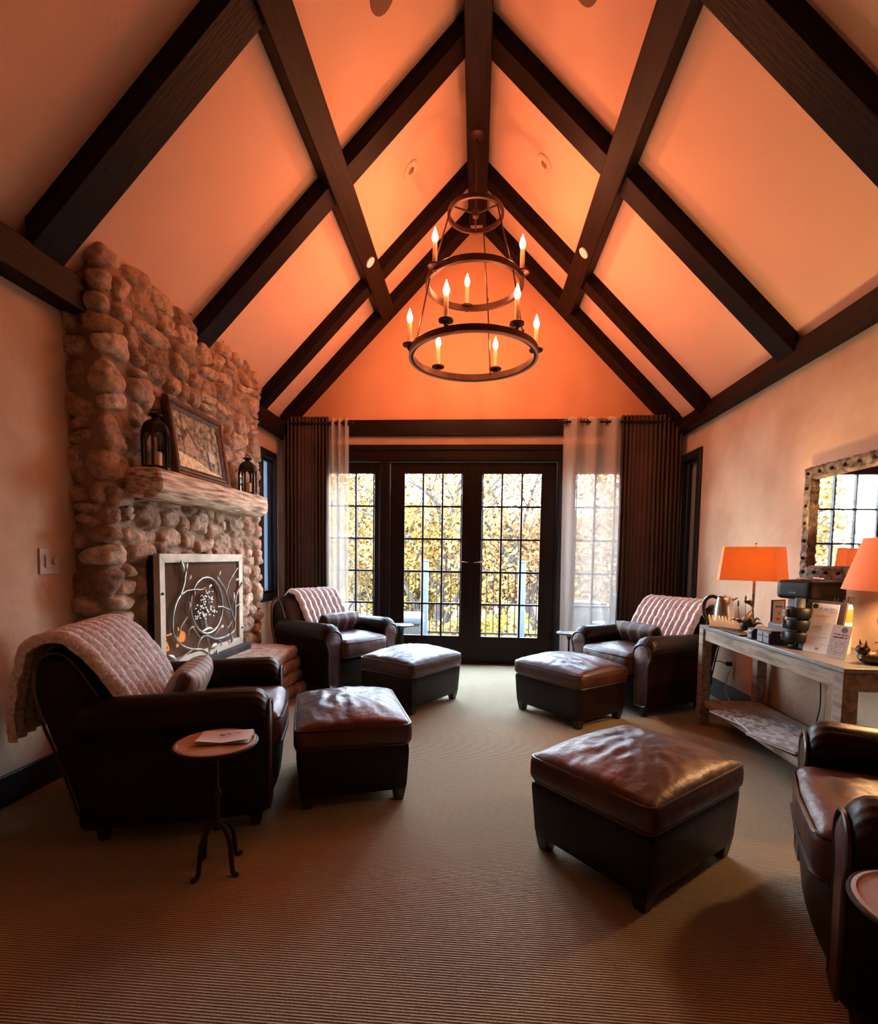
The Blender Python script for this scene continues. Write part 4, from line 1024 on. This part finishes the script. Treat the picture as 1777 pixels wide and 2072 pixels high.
# kettle
kt = thing('electric_kettle', 'stainless steel kettle with black-lined loop handle at the far end of the console', 'kettle', (1.605, 3.375, KZ), math.radians(150))
MB().lathe([(.001, .0), (.062, .0), (.066, .004), (.066, .014), (.001, .016)], 28).build('base', M['black'], kt)
MB().lathe([(.060, .016), (.064, .02), (.062, .06), (.056, .13), (.050, .175), (.047, .185)], 36).build('body', M['steel'], kt)
MB().lathe([(.048, .183), (.045, .192), (.030, .200), (.006, .203), (.006, .210), (.001, .211)], 28).build('lid', M['steel'], kt)
MB().loft([[(-.040, -.016, .165), (-.040, .016, .165), (-.043, .012, .186), (-.043, -.012, .186)], [(-.075, -.005, .190), (-.075, .005, .190), (-.075, .004, .197), (-.075, -.004, .197)]]).build('spout', M['steel'], kt, bevel=.002)
hp = spline([(.044, 0, .188), (.075, 0, .196), (.108, 0, .170), (.118, 0, .12), (.108, 0, .065), (.078, 0, .035), (.060, 0, .045)], 5)
MB().tube(hp, .011, 8).build('handle', M['black'], kt)
MB().tube([(p[0]+.006, p[1], p[2]) for p in hp[3:-5]], .008, 8).build('handle_back', M['steel'], kt)

def figure_base(root, s, seed, cat_tails=True):
    """heron-and-rushes style bronze lamp base"""
    r = random.Random(seed)
    m = MB(); m.lathe([(.001, 0), (.085*s, 0), (.090*s, .010*s), (.070*s, .022*s), (.03*s, .035*s), (.001, .036*s)], 24, sy=.75)
    body = [(0, 0, .03*s), (-.012*s, .0, .07*s), (.004*s, 0, .12*s), (.022*s, 0, .165*s), (.018*s, 0, .20*s), (-.005*s, 0, .225*s)]
    m.tube(spline(body, 4), [(.040+.012*sin(i*.35)-.0016*i)*s for i in range(21)], 12)
    m.ball((-.012*s, 0, .232*s), (.026*s, .018*s, .018*s), 12); m.build('figure', M['figure'], root)
    lf_ = MB()
    for k in range(11):
        a = r.random()*6.28; h_ = (.05+.07*r.random())*s; o_ = (.05+.05*r.random())*s
        pts = [(.02*s*cos(a), .02*s*sin(a), .02*s), (.6*o_*cos(a), .6*o_*sin(a), .6*h_+.02*s), (o_*cos(a), o_*sin(a), h_), (1.35*o_*cos(a), 1.35*o_*sin(a), h_*.85)]
        lf_.tube(spline(pts, 3), [.004*s, .006*s, .009*s, .010*s, .010*s, .009*s, .007*s, .004*s, .002*s, .001*s], 5)
    lf_.build('leaves', M['figure'], root)
    ct_ = MB()
    for k, (dx, dy, hh) in enumerate(((-.055, .02, .235), (-.035, -.03, .275), (.0, -.045, .30))):
        ct_.tube([(dx*s*.5, dy*s, .02*s), (dx*s*1.1, dy*s, .12*s), (dx*s*1.25, dy*s, (hh-.05)*s)], .0022*s, 5)
        ct_.ball((dx*s*1.25, dy*s, (hh-.022)*s), (.007*s, .007*s, .026*s), 8)
    ct_.build('cattails', M['figure'], root)
def lampshade(root, base, zb, zt, kt_, seg_round=False):
    lo = [(x, y, zb) for x, y in base]; cx = sum(p[0] for p in base)/len(base); cy = sum(p[1] for p in base)/len(base)
    tp = [(cx+(x-cx)*kt_, cy+(y-cy)*kt_, zt) for x, y in base]
    inn = lambda P, f: [(cx+(x-cx)*f, cy+(y-cy)*f, z) for x, y, z in P]
    mid = [tuple((a[i]+b[i])/2 for i in range(3)) for a, b in zip(lo, tp)]
    MB().loft([lo, mid, tp, inn(tp, .985), inn(mid, .985), inn(lo, .985), lo], cap=False).build('lamp_shade', M['shade'], root, smooth=0 if not seg_round else 50)
    return cx, cy
# lamp 1: far lamp with the elongated six-sided shade
l1 = thing('table_lamp', 'far lamp on the console with wide six-sided orange shade on bronze rush-and-figure base', 'lamp', (1.625, 3.115, KZ))
ob = [(-.178, .005), (.070, -.135), (.158, -.100), (.178, -.030), (-.070, .115), (-.158, .080)]
lampshade(l1, ob, .315, .512, .88)
figure_base(l1, .82, 3)
MB().tube([(.02, 0, .15), (.02, 0, .42)], .008, 10).build('stem', M['brass'], l1)
MB().ball((.02, 0, .415), (.026, .026, .036), 12).build('bulb', M['lampbulb'], l1)
MB().tube([(.02, 0, .42), (.02, 0, .525)], .004, 6).ball((.02, 0, .528), .009, 8).build('finial', M['brass'], l1)
# lamp 2: near lamp, round tapered shade, cut by the right edge
l2 = thing('table_lamp', 'near lamp with round tapered orange shade and cat figure, cut by the right edge', 'lamp', (1.765, 2.235, KZ))
lampshade(l2, [(.195*cos(2*PI*k/40), .195*sin(2*PI*k/40)) for k in range(40)], .315, .535, .66, True)
figure_base(l2, .88, 9)
MB().tube([(0, 0, .15), (0, 0, .40)], .008, 10).build('stem', M['brass'], l2)
MB().ball((0, 0, .405), (.026, .026, .036), 12).build('bulb', M['lampbulb'], l2)
ctf = MB(); cx_, cy_ = -.085, .015
ctf.ball((cx_, cy_, .030), (.050, .042, .032), 14); ctf.ball((cx_-.035, cy_, .062), (.026, .024, .023), 12)
for dy in (-.014, .014): ctf.loft([[(cx_-.045, cy_+dy-.007, .075), (cx_-.030, cy_+dy-.007, .075), (cx_-.037, cy_+dy+.007, .075)], [(cx_-.038, cy_+dy*1.3-.001, .104), (cx_-.037, cy_+dy*1.3-.001, .104), (cx_-.0375, cy_+dy*1.3+.001, .104)]])
ctf.tube(spline([(cx_+.04, cy_, .02), (cx_+.06, cy_+.03, .02), (cx_+.03, cy_+.055, .02), (cx_-.01, cy_+.055, .018)], 4), .008, 8)
ctf.build('cat_figure', M['figure'], l2)

# sachet fan
sf = thing('sachet_fan', 'fanned row of cream paper sachets before the far lamp', 'tea sachets', (1.560, 3.235, KZ+.004), math.radians(-62))
MB().box(-.11, .11, -.020, .020, -.004, .012).build('holder', M['brass'], sf, bevel=.002)
for k in range(12):
    x = -.10+.2*k/11; a = (x/.1)*.45
    MB().loft([[(x-.014, -.006, .006), (x+.014, -.006, .006), (x+.014, .004, .006), (x-.014, .004, .006)], [(x+a*.06-.003, -.004, .078), (x+a*.06+.003, -.004, .078), (x+a*.06+.003, .001, .078), (x+a*.06-.003, .001, .078)]]).build('sachet', M['sachet'], sf)
# flat tray
tr = MB().box(-.045, .045, -.13, .13, 0, .012).build('flat_tray', M['black'], bevel=.003); tr.location = (1.556, 3.09, KZ); tr.rotation_euler = (0, 0, -.06)
tag(tr, 'flat dark tray along the front of the console beside the kettle', 'tray')
# tea boxes with grey label plates
def tea_box(x, y, sx, sy, sz, rz, label, nplates):
    b = thing('tea_box', label, 'box', (x, y, KZ), rz, 'navy tea boxes on the console')
    MB().box(-sx/2, sx/2, -sy/2, sy/2, 0, sz).build('carton', M['navy'], b, bevel=.002)
    MB().box(-sx/2+.004, sx/2-.004, -sy/2+.003, sy/2-.003, sz, sz+.006).build('lid', M['black'], b)
    for k in range(nplates):
        y0 = -sy/2+.006+k*(sy-.01)/nplates; y1 = y0+(sy-.02)/nplates
        MB().box(-sx/2-.006, -sx/2-.001, y0, y1, .004, sz*.92).build('label_plate', M['greyplas'], b, bevel=.002)
        MB().ball((-sx/2-.008, (y0+y1)/2+.012, sz*.62), (.003, .005, .005), 8).build('knob', M['white'], b)
        MB().box(-sx/2-.0075, -sx/2-.006, (y0+y1)/2-.020, (y0+y1)/2+.002, sz*.56, sz*.66).build('label_text', M['ink'], b)
tea_box(1.562, 2.905, .07, .062, .052, 0, 'small navy tea box with one grey label plate, beside the flat tray', 1)
tea_box(1.568, 2.765, .09, .125, .062, .0, 'longer navy tea box with two grey label plates on the console front', 2)
tea_box(1.70, 2.88, .10, .15, .085, .1, 'plain navy box behind the labelled tea boxes', 0)
# acrylic card stand with drawn cocktail
ac = thing('card_stand', 'upright framed cocktail card standing behind the tea boxes', 'card stand', (1.74, 3.03, KZ), math.radians(28))
MB().box(-.052, .052, -.003, .003, .01, .205).build('card', mat('pale_card', (.52,.46,.44), rough=.7), ac)
MB().box(-.058, -.052, -.005, .005, 0, .21).box(.052, .058, -.005, .005, 0, .21).box(-.058, .058, -.005, .005, .203, .21).box(-.058, .058, -.02, .02, 0, .01).build('frame', M['black'], ac, bevel=.001)
em = MB(); em.loft([[(-.024, -.0045, .105), (.024, -.0045, .105), (.024, -.0035, .105), (-.024, -.0035, .105)], [(-.006, -.0045, .088), (.006, -.0045, .088), (.006, -.0035, .088), (-.006, -.0035, .088)]])
em.build('printed_bowl', mat('red_print', (.45,.06,.03), rough=.7), ac)
em = MB()
for k in range(9): em.box(-.030+k*.007, -.030+k*.007+.005, -.0045, -.0035, .165+.003*(k % 2), .172+.004*((k*3) % 4)/3)
for (x, z, a) in ((.004, .13, .5), (.014, .06, .6), (.006, .035, .7)): em.tube([(x-.004, -.004, z-.008), (x+.004, -.004, z+.008)], .0022, 5)
em.build('printed_writing', M['ink'], ac)

# coffee machine
cf_ = thing('coffee_maker', 'black coffee machine with silver column in the middle of the console', 'coffee maker', (1.735, 2.74, KZ), math.radians(18))
MB().box(-.10, .11, -.105, .105, 0, .022).build('drip_base', M['black'], cf_, bevel=.004)
MB().box(.0, .11, -.095, .095, .02, .25).build('rear_tank', M['black'], cf_, bevel=.008)
MB().box(-.055, -.0, .03, .085, .02, .235).build('silver_column', M['greyplas'], cf_, bevel=.004)
MB().puff(.235, .20, .095, .02, .006, 14, c=(-.005, 0, .285)).build('brew_head', M['black'], cf_, smooth=50)
MB().lathe([(.001, .0), (.060, .0), (.064, .008), (.05, .016), (.001, .018)], 28, c=(-.01, 0, .332)).build('head_lid', M['steel'], cf_)
MB().lathe([(.022, -.035), (.022, 0), (.001, 0)], 16, c=(-.07, -.03, .245)).build('nozzle', M['black'], cf_)
em = MB()
for k in range(4): em.box(-.128, -.1245, .01-k*.010, .016-k*.010, .268, .276)
em.build('maker_mark', M['greyplas'], cf_)
# pod carousel: stacked round discs with grey clips
pd = thing('pod_carousel', 'black round pod holder with grey clips in front of the coffee machine', 'pod holder', (1.595, 2.600, KZ), math.radians(10))
MB().lathe([(.001, 0), (.045, 0), (.048, .006), (.020, .012), (.012, .02), (.012, .23), (.001, .232)], 24).build('spindle', M['black'], pd)
for j, zz in enumerate((.035, .095, .155)):
    MB().lathe([(.012, zz), (.054, zz), (.058, zz+.006), (.058, zz+.044), (.054, zz+.050), (.012, zz+.050)], 28).build('pod_tier', M['black'], pd)
    for q in range(1 if j == 2 else 2):
        a = math.radians(128+q*175+j*14)
        Q = T(.062*cos(a), .062*sin(a), zz+.024) @ Rz(a)
        MB().box(-.010, .006, -.019, .019, -.020, .014, M=Q).box(-.010, .006, -.019, -.010, .014, .022, M=Q).box(-.010, .006, .010, .019, .014, .022, M=Q).build('pod_clip', M['greyplas'], pd, bevel=.002)
        MB().ball(tuple(Q @ Vector((.008, .008, .0))), .0035, 8).build('clip_knob', M['white'], pd)
cap = MB().lathe([(.001, 0), (.020, 0), (.022, .004), (.022, .05), (.001, .052)], 20); cap.build('top_canister', M['greyplas'], pd).location = (0, 0, .200)

# signs: placed by base line; local x = width, local z = up the (leaning) card
def sign(name, label, p0, p1, h_, lean, m, backing=None):
    a = Vector(p0); b = Vector(p1); w_ = (b-a).length; yaw = math.atan2(b.y-a.y, b.x-a.x)
    r = thing(name, label, 'sign', ((a.x+b.x)/2, (a.y+b.y)/2, KZ+.001), yaw)
    r.rotation_euler = (lean, 0, yaw)
    MB().box(-w_/2, w_/2, -.001, .001, 0, h_).build('sheet', m, r)
    return r, w_
sg1, w1 = sign('paper_notice', 'large white paper notice pinned to a dark board on the console', (1.585, 2.545), (1.628, 2.425), .238, math.radians(-12), M['paper'])
MB().box(-w1/2-.03, w1/2+.028, .004, .014, 0, .252).build('board', mat('dark_board', (.03,.014,.010), rough=.5), sg1, bevel=.002)
MB().lathe([(.012, 0), (.012, .006), (.001, .008)], 18, M=T(-w1/2+.020, -.002, .222) @ Matrix.Rotation(PI/2, 4, 'X')).build('magnet', M['black'], sg1)
MB().lathe([(.006, 0), (.006, .003), (.001, .004)], 14, M=T(.0, -.002, .022) @ Matrix.Rotation(PI/2, 4, 'X')).build('magnet', M['greyplas'], sg1)
def writing(mb, x, z, w_, h_, r, seed):
    """a hand-like wavering pen line broken in words"""
    q = random.Random(seed); cx = x
    while cx < x+w_-.006:
        L_ = q.uniform(.008, .022); L_ = min(L_, x+w_-cx); pts = []; n = max(3, int(L_/.0022))
        for k in range(n+1): pts.append((cx+L_*k/n, -.0018, z+h_*(.5+.5*sin(k*2.1+q.random()*1.4))*(1.5 if q.random() < .15 else 1)))
        mb.tube(pts, r, 4); cx += L_+q.uniform(.004, .008)
wm = MB()
writing(wm, -.022, .208, .035, .008, .0009, 1); writing(wm, w1/2-.040, .212, .034, .007, .0010, 2); writing(wm, w1/2-.036, .200, .030, .005, .0009, 3)
for k in range(9): writing(wm, -w1/2+.035+.012*(k % 3), .178-k*.017, w1-.06-.02*((k*2) % 3), .0045, .0006, 10+k)
wm.build('writing', mat('blue_green_ink', (.10,.20,.24), rough=.7), sg1)
sg2, w2 = sign('small_notice', 'smaller grey printed notice with a dark round seal, right of the white notice', (1.602, 2.410), (1.628, 2.325), .150, math.radians(-14), M['greypaper'])
MB().lathe([(.0125, 0), (.0125, .001), (.001, .0012)], 22, M=T(.012, -.0012, .130) @ Matrix.Rotation(PI/2, 4, 'X')).build('seal', M['ink'], sg2)
wm = MB()
writing(wm, -w2/2+.012, .104, w2-.022, .006, .0012, 21); writing(wm, -w2/2+.012, .091, w2-.026, .006, .0013, 22)
for k in range(7): writing(wm, -w2/2+.010, .078-k*.0105, w2-.02, .003, .0005, 30+k)
wm.build('writing', M['ink'], sg2)
# orange-labelled bottle behind the board
bt = thing('orange_bottle', 'short white bottle with orange label behind the notices', 'bottle', (1.74, 2.50, KZ), 0)
MB().lathe([(.001, 0), (.026, 0), (.028, .006), (.028, .215), (.024, .232), (.001, .234)], 22).build('bottle_body', M['white'], bt)
MB().lathe([(.0285, .15), (.0285, .212)], 22).build('label_band', mat('orange_label', (.85,.22,.04), rough=.5), bt, fix=False)
# jar of stirrers beside it
jr = thing('glass_jar', 'small jar of dark stirrers between coffee machine and bottle', 'jar', (1.80, 2.60, KZ), 0)
MB().lathe([(.001, 0), (.036, 0), (.038, .18), (.042, .262), (.040, .262), (.035, .18), (.033, .004), (.001, .004)], 22).build('glass_body', M['lglass'], jr)
jm = MB()
for k in range(14): a = k*2.4; jm.tube([(.012*cos(a), .012*sin(a), .01), (.030*cos(a), .030*sin(a), .262)], .0022, 5)
jm.build('stirrers', M['black'], jr)

# cords and outlet under the console
ot = thing('wall_outlet', 'orange-tinted wall outlet with black plug under the far end of the console', 'outlet', (XR, 3.93, .29), 0)
MB().box(-.007, 0, -.035, .035, -.058, .058).build('plate', M['switch'], ot, bevel=.002)
MB().box(-.045, -.007, -.015, .015, .012, .042).build('plug', M['black'], ot, bevel=.004)
def cord(name, pts, r, m, label): tag(MB().tube(spline(pts, 6), r, 6).build(name, m), label, 'cord')
cord('power_cord', [(1.90, 3.93, .315), (1.86, 3.96, .33), (1.80, 4.02, .30), (1.80, 4.05, .20), (1.80, 3.99, .12), (1.80, 3.92, .18), (1.79, 3.97, .29), (1.76, 3.80, .45), (1.70, 3.50, .62)], .0035, M['black'], 'black cord looping in a knot from the wall outlet')
cord('power_cord', [(1.935, 3.93, .265), (1.92, 3.93, .23), (1.90, 3.92, .12), (1.90, 3.84, .05), (1.88, 3.86, .012)], .004, M['switch'], 'pale cord hanging from the wall outlet to the carpet')
cord('power_cord', [(1.93, 2.93, .60), (1.93, 2.93, .45), (1.93, 2.92, .30), (1.93, 2.95, .17)], .003, M['black'], 'thin dark cord on the wall left of the middle under the console')
cord('power_cord', [(1.93, 2.74, .60), (1.93, 2.73, .48), (1.93, 2.71, .34), (1.93, 2.62, .22), (1.93, 2.48, .17)], .003, M['black'], 'thin dark cord curving right on the wall under the console')
cord('power_cord', [(1.93, 3.26, .62), (1.93, 3.30, .54), (1.93, 3.33, .45)], .0035, M['black'], 'short dark cord behind the rear console leg')
WORLD, SUN, EXPO = 56.0, 20.0, 0.0
# ---------------------------------------------------------------- outside
struct(box(-4.2, 4.2, YB+.16, 6.95, -.28, -.20).build('deck_floor', M['deck'], smooth=0))
RL = thing('deck_railing', 'black metal railing with thin balusters along the deck edge outside', 'railing', (0, 6.8, 0))
RL['group'] = 'deck'
del RL['group']
MB().box(-4.1, 4.1, -.02, .02, .875, .905).build('top_rail', M['iron'], RL)
MB().box(-4.1, 4.1, -.015, .015, .055, .080).build('bottom_rail', M['iron'], RL)
for k in range(48):
    x = -2.25+k*.0957
    MB().box(x-.006, x+.006, -.006, .006, .07, .885).build('baluster', M['iron'], RL, smooth=0)
for x, lb in ((-2.95, 'white deck post far left outside the left window'), (-.695, 'white deck post seen through the left door'), (.610, 'white deck post seen through the right door'), (2.9, 'white deck post outside the right window')):
    t = thing('deck_post', lb, 'post', (x, 6.8, 0))
    MB().box(-.048, .048, -.048, .048, -.20, 1.03).build('shaft', M['post'], t, bevel=.004)
    MB().box(-.058, .058, -.058, .058, 1.03, 1.05).build('cap', M['post'], t, bevel=.004)
# terrain falling away then rising: one hillside
def hill(u, v):
    x = -22+44*u; y = 7+42*v
    z = -2.6-1.2*sin(min(1, v*3)*PI/2)+max(0, (y-17))*.29+.5*nz(x*.15, y*.15)
    return (x, y, z)
struct(MB().grid(hill, 50, 50).build('hillside', M['hill'], smooth=60, fix=False))
# wicker sofa and chairs
def wicker_chair(loc, rz, label, w_=.68):
    c = thing('wicker_chair', label, 'patio chair', loc, rz, None)
    MB().puff(w_-.1, .58, .13, .05, .02, 10, c=(0, 0, .38)).build('cushion', M['post'], c, smooth=60)
    MB().puff(w_, .66, .30, .05, 0, 10, c=(0, 0, .17)).build('seat_frame', M['wicker'], c, smooth=60)
    def bf(u, v):
        a = PI*(.10+.80*u); zz = .30+v*(.42+.06*sin(PI*u)); return ((w_/2+.02*v)*cos(a), .05-(-.30-.06*v)*sin(a), zz), (cos(a), sin(a), 0)
    MB().sheet(bf, 20, 8, .04).build('curved_back', M['wicker'], c, smooth=60)
    rim = [bf(k/20, 1)[0] for k in range(21)]
    MB().tube([(p[0]*1.03, p[1]*1.03, p[2]) for p in rim], .03, 8).build('back_rim', M['wicker'], c)
    return c
wo = thing('wicker_ottoman', 'low grey wicker ottoman on the deck seen through the left door', 'patio ottoman', (-.90, 6.25, -.20), .1)
MB().puff(.50, .50, .46, .05, 0, 10, c=(0, 0, .24)).build('woven_base', M['wicker'], wo, smooth=60)
MB().puff(.52, .52, .10, .04, .02, 10, c=(0, 0, .52)).build('cushion', M['post'], wo, smooth=60)
wicker_chair((-1.66, 6.1, -.20), PI*.5, 'rounded wicker chair on the deck behind the left sidelight', .7)
wicker_chair((1.40, 6.35, -.20), PI*.9, 'grey wicker chair on the deck behind the sheer curtain', .62)
ad = thing('adirondack_chair', 'pale blue slatted fan-back chair on the deck behind the sheer curtain', 'patio chair', (1.78, 5.85, -.20), math.radians(155))
bl_ = mat('pale_blue_paint', (.05,.08,.095), rough=.6)
for k in range(7):
    u = -1+2*k/6; h_ = .98-.16*u*u
    MB().loft([[(u*.16-.028, .20, .30), (u*.16+.028, .20, .30), (u*.16+.028, .22, .30), (u*.16-.028, .22, .30)], [(u*.24-.034, .40, h_), (u*.24+.034, .40, h_), (u*.24+.034, .42, h_), (u*.24-.034, .42, h_)]]).build('back_slat', bl_, ad, bevel=.003)
for k in range(5): MB().box(-.26, .26, -.30+k*.10, -.22+k*.10, .36-k*.02, .38-k*.02).build('seat_slat', bl_, ad)
for sx in (-1, 1):
    MB().box(sx*.34-.06, sx*.34+.06, -.36, .32, .56, .58).build('arm_board', bl_, ad)
    MB().box(sx*.30-.02, sx*.30+.02, -.32, -.24, 0, .56).build('leg', bl_, ad)
    MB().box(sx*.30-.02, sx*.30+.02, .18, .26, 0, .56).build('leg', bl_, ad)
    MB().box(sx*.24-.015, sx*.24+.015, -.32, .45, .26, .34).build('seat_rail', bl_, ad)

# trees
def leaf_cloud(centers, n, size, seed, flat=1.):
    r = np.random.RandomState(seed); C_ = np.array([c[:3] for c in centers]); R__ = np.array([c[3] for c in centers]); wts = R__**2/np.sum(R__**2)
    idx = r.choice(len(centers), n, p=wts)
    d = r.normal(size=(n, 3)); d /= np.linalg.norm(d, axis=1)[:, None]
    rad = r.uniform(.25, 1, n)**.5
    P = C_[idx]+d*(rad*R__[idx])[:, None]*np.array([1, 1, flat])
    a = r.normal(size=(n, 3)); a /= np.linalg.norm(a, axis=1)[:, None]; b = r.normal(size=(n, 3)); b -= (a*b).sum(1)[:, None]*a; b /= np.linalg.norm(b, axis=1)[:, None]
    s = size*r.uniform(.6, 1.3, n)[:, None]
    V = np.stack([P-a*s, P-b*s*.55, P+a*s, P+b*s*.55], 1).reshape(-1, 3)
    m = MB(); m.v = [tuple(map(float, v)) for v in V]; m.f = [(4*i, 4*i+1, 4*i+2, 4*i+3) for i in range(n)]; return m
def tree(name, label, base, H_, spread, leafm, nleaf, size, seed, trunk_r=.16, lean=0., bare=0., crown0=.25, forks=7):
    r = random.Random(seed); t = thing(name, label, 'tree', base, 0, 'autumn trees on the slope outside')
    tr = MB(); top = H_*.55
    tp = spline([(0, 0, -.3), (lean*.2, 0, top*.3), (lean*.7, .1, top*.65), (lean, .1, top)], 4)
    tr.tube(tp, [trunk_r*(1-.6*i/(len(tp)-1)) for i in range(len(tp))], 10); tr.build('trunk', M['bark'], t)
    cents = []; bm_ = MB()
    for k in range(forks):
        s = tp[int(len(tp)*(.35+.6*k/forks))]; a = 2.4*k+r.random(); el = r.uniform(.5, 1.15); L_ = H_*r.uniform(.35, .55)
        e = (s[0]+L_*cos(a)*cos(el)*spread/H_*2.2, s[1]+L_*sin(a)*cos(el)*.6*spread/H_*2.2, s[2]+L_*sin(el))
        mid = ((s[0]+e[0])/2+r.uniform(-.3, .3), (s[1]+e[1])/2, (s[2]+e[2])/2+.12*L_)
        q = spline([s, mid, e], 5); bm_.tube(q, [trunk_r*.38*(1-.85*i/(len(q)-1)) for i in range(len(q))], 6)
        for j in range(6):
            p = q[3+j % 7]; a2 = r.random()*6.28; l2_ = L_*r.uniform(.2, .45); e2 = (p[0]+l2_*cos(a2)*.8, p[1]+l2_*sin(a2)*.5, p[2]+l2_*r.uniform(.2, 1))
            q2 = spline([p, ((p[0]+e2[0])/2+.1*r.random(), (p[1]+e2[1])/2, (p[2]+e2[2])/2+.06*l2_), e2], 3)
            bm_.tube(q2, [trunk_r*.13*(1-.8*i/(len(q2)-1)) for i in range(len(q2))], 5)
            if r.random() > bare: cents.append((e2[0], e2[1], e2[2], H_*.10))
        if r.random() > bare: cents.append((e[0], e[1], e[2], H_*.13))
        cents.append((mid[0], mid[1], mid[2], H_*.11))
    bm_.build('branches', M['bark'], t)
    leaf_cloud(cents, nleaf, size, seed).build('foliage', leafm, t, smooth=0, fix=False, kind='stuff')
    return t
def bush(label, base, R__, h_, leafm, n, size, seed):
    r = random.Random(seed); t = thing('bush', label, 'bush', base, 0, 'autumn undergrowth on the slope outside')
    c = [(r.uniform(-R__, R__), r.uniform(-R__*.4, R__*.4), r.uniform(0, h_), R__*.38) for k in range(16)]
    leaf_cloud(c, n, size, seed).build('foliage', leafm, t, smooth=0, fix=False, kind='stuff')
    st = MB()
    for k in range(9): p = c[k]; st.tube([(p[0]*.3, p[1]*.3, -.6), (p[0]*.7, p[1]*.7, p[2]*.5), p[:3]], [.05, .035, .012], 5)
    st.build('stems', M['bark'], t)
tree('oak_tree', 'big dark-trunked autumn tree centred behind the left door', (-1.05, 12.5, -3.3), 9.2, 3.4, M['leaf_yellow'], 6000, .06, 3, .24, .25, .85, forks=9)
tree('maple_tree', 'leaning half-bare tree crossing the right door', (2.3, 14.0, -3.4), 9.8, 3.6, M['leaf_orange'], 6000, .06, 8, .16, -1.4, .8)
tree('maple_tree', 'orange-leaved tree behind the sheer curtain', (5.0, 16.5, -3.6), 9.5, 3.6, M['leaf_orange'], 14000, .075, 12, .2, .3, .1)
tree('birch_tree', 'yellow-leaved tree behind the left sidelight', (-5.0, 17, -3.5), 9.0, 3.2, M['leaf_yellow'], 9000, .075, 15, .16, .4, .3)
tree('birch_tree', 'yellow-green tree low behind the left door', (-2.9, 21, -3.2), 5.9, 3.2, M['leaf_green'], 20000, .095, 22, .18, .0, .0)
tree('maple_tree', 'orange tree low between the doors on the far slope', (1.0, 22, -3.0), 5.8, 3.4, M['leaf_orange'], 20000, .095, 27, .18, .3, .0)
tree('maple_tree', 'orange tree low on the far slope right of the right door', (5.0, 24, -2.6), 6.4, 3.8, M['leaf_orange'], 16000, .11, 31, .2, .0, .0)
tree('birch_tree', 'tall yellow tree at the far left edge of the slope', (-8.5, 23, -3), 9.5, 4.2, M['leaf_yellow'], 16000, .11, 35, .2, .2, .1)
tree('birch_tree', 'tall yellow-green tree at the far right edge of the slope', (9.5, 24, -3), 9.5, 4.2, M['leaf_green'], 16000, .11, 39, .2, .2, .1)
bush('yellow undergrowth low behind the railing at left', (-2.6, 10.5, -2.6), 1.9, 1.9, M['leaf_yellow'], 11000, .06, 50)
bush('yellow-green undergrowth low behind the railing at centre', (.4, 10.8, -2.6), 1.9, 1.9, M['leaf_green'], 11000, .06, 51)
bush('orange undergrowth low behind the railing at right', (3.2, 10.8, -2.6), 1.9, 2.0, M['leaf_orange'], 11000, .06, 52)

# ---------------------------------------------------------------- light
wd = bpy.data.worlds.new('World'); SC.world = wd; wd.use_nodes = True; nt = wd.node_tree; N = nt.nodes; L = nt.links
bg = N['Background']; bg.inputs[1].default_value = WORLD
tc = N.new('ShaderNodeTexCoord'); sx = N.new('ShaderNodeSeparateXYZ'); L.new(tc.outputs['Generated'], sx.inputs[0])
rp = N.new('ShaderNodeValToRGB'); rp.color_ramp.elements[0].position = 0.0; rp.color_ramp.elements[0].color = (.92,.97,1.0,1)
rp.color_ramp.elements[1].position = .6; rp.color_ramp.elements[1].color = (.55,.74,1,1); L.new(sx.outputs['Z'], rp.inputs[0]); L.new(rp.outputs[0], bg.inputs[0])
sn = bpy.data.lights.new('sun', 'SUN'); sn.energy = SUN; sn.color = (1,.93,.80); sn.angle = .01
so = bpy.data.objects.new('sun', sn); COL.objects.link(so); so.rotation_euler = (math.radians(48), 0, math.radians(-28))
# daylight through the glazing: portals guide the sky light
for x0, x1, yy in ((-1.70, 1.60, YB+.20),):
    pl_ = bpy.data.lights.new('window_portal', 'AREA'); pl_.shape = 'RECTANGLE'; pl_.size = x1-x0; pl_.size_y = 2.0; pl_.cycles.is_portal = True
    po = bpy.data.objects.new('window_portal', pl_); COL.objects.link(po); po.location = ((x0+x1)/2, yy, 1.1); po.rotation_euler = (math.radians(-90), 0, 0)

# ---------------------------------------------------------------- camera
F_, CYP, yaw, pit, rol = 1020.02, 1188.93, .0732, -.0621, .0141
cy_, sy_ = cos(yaw), sin(yaw)
rv = Vector((cy_, sy_, 0)); fv0 = Vector((-sy_, cy_, 0)); uv = Vector((0, 0, 1))
fw_ = fv0*cos(pit)+uv*sin(pit); up_ = -fv0*sin(pit)+uv*cos(pit)
cr = rv*cos(rol)+up_*sin(rol); cu = -rv*sin(rol)+up_*cos(rol)
cam = bpy.data.cameras.new('camera'); co = bpy.data.objects.new('camera', cam); COL.objects.link(co)
Mc = Matrix((cr, cu, -fw_)).transposed().to_4x4(); Mc.translation = (0, 0, 1.1); co.matrix_world = Mc
cam.sensor_fit = 'VERTICAL'; cam.sensor_height = 36.; cam.lens = F_/2072*36; cam.shift_x = 0; cam.shift_y = (CYP-1036)/2072; cam.clip_start = .05; cam.clip_end = 200
SC.camera = co
vs_ = SC.view_settings; vs_.view_transform = 'Standard'; vs_.look = 'None'; vs_.gamma = 1; vs_.use_curve_mapping = False; vs_.exposure = EXPO
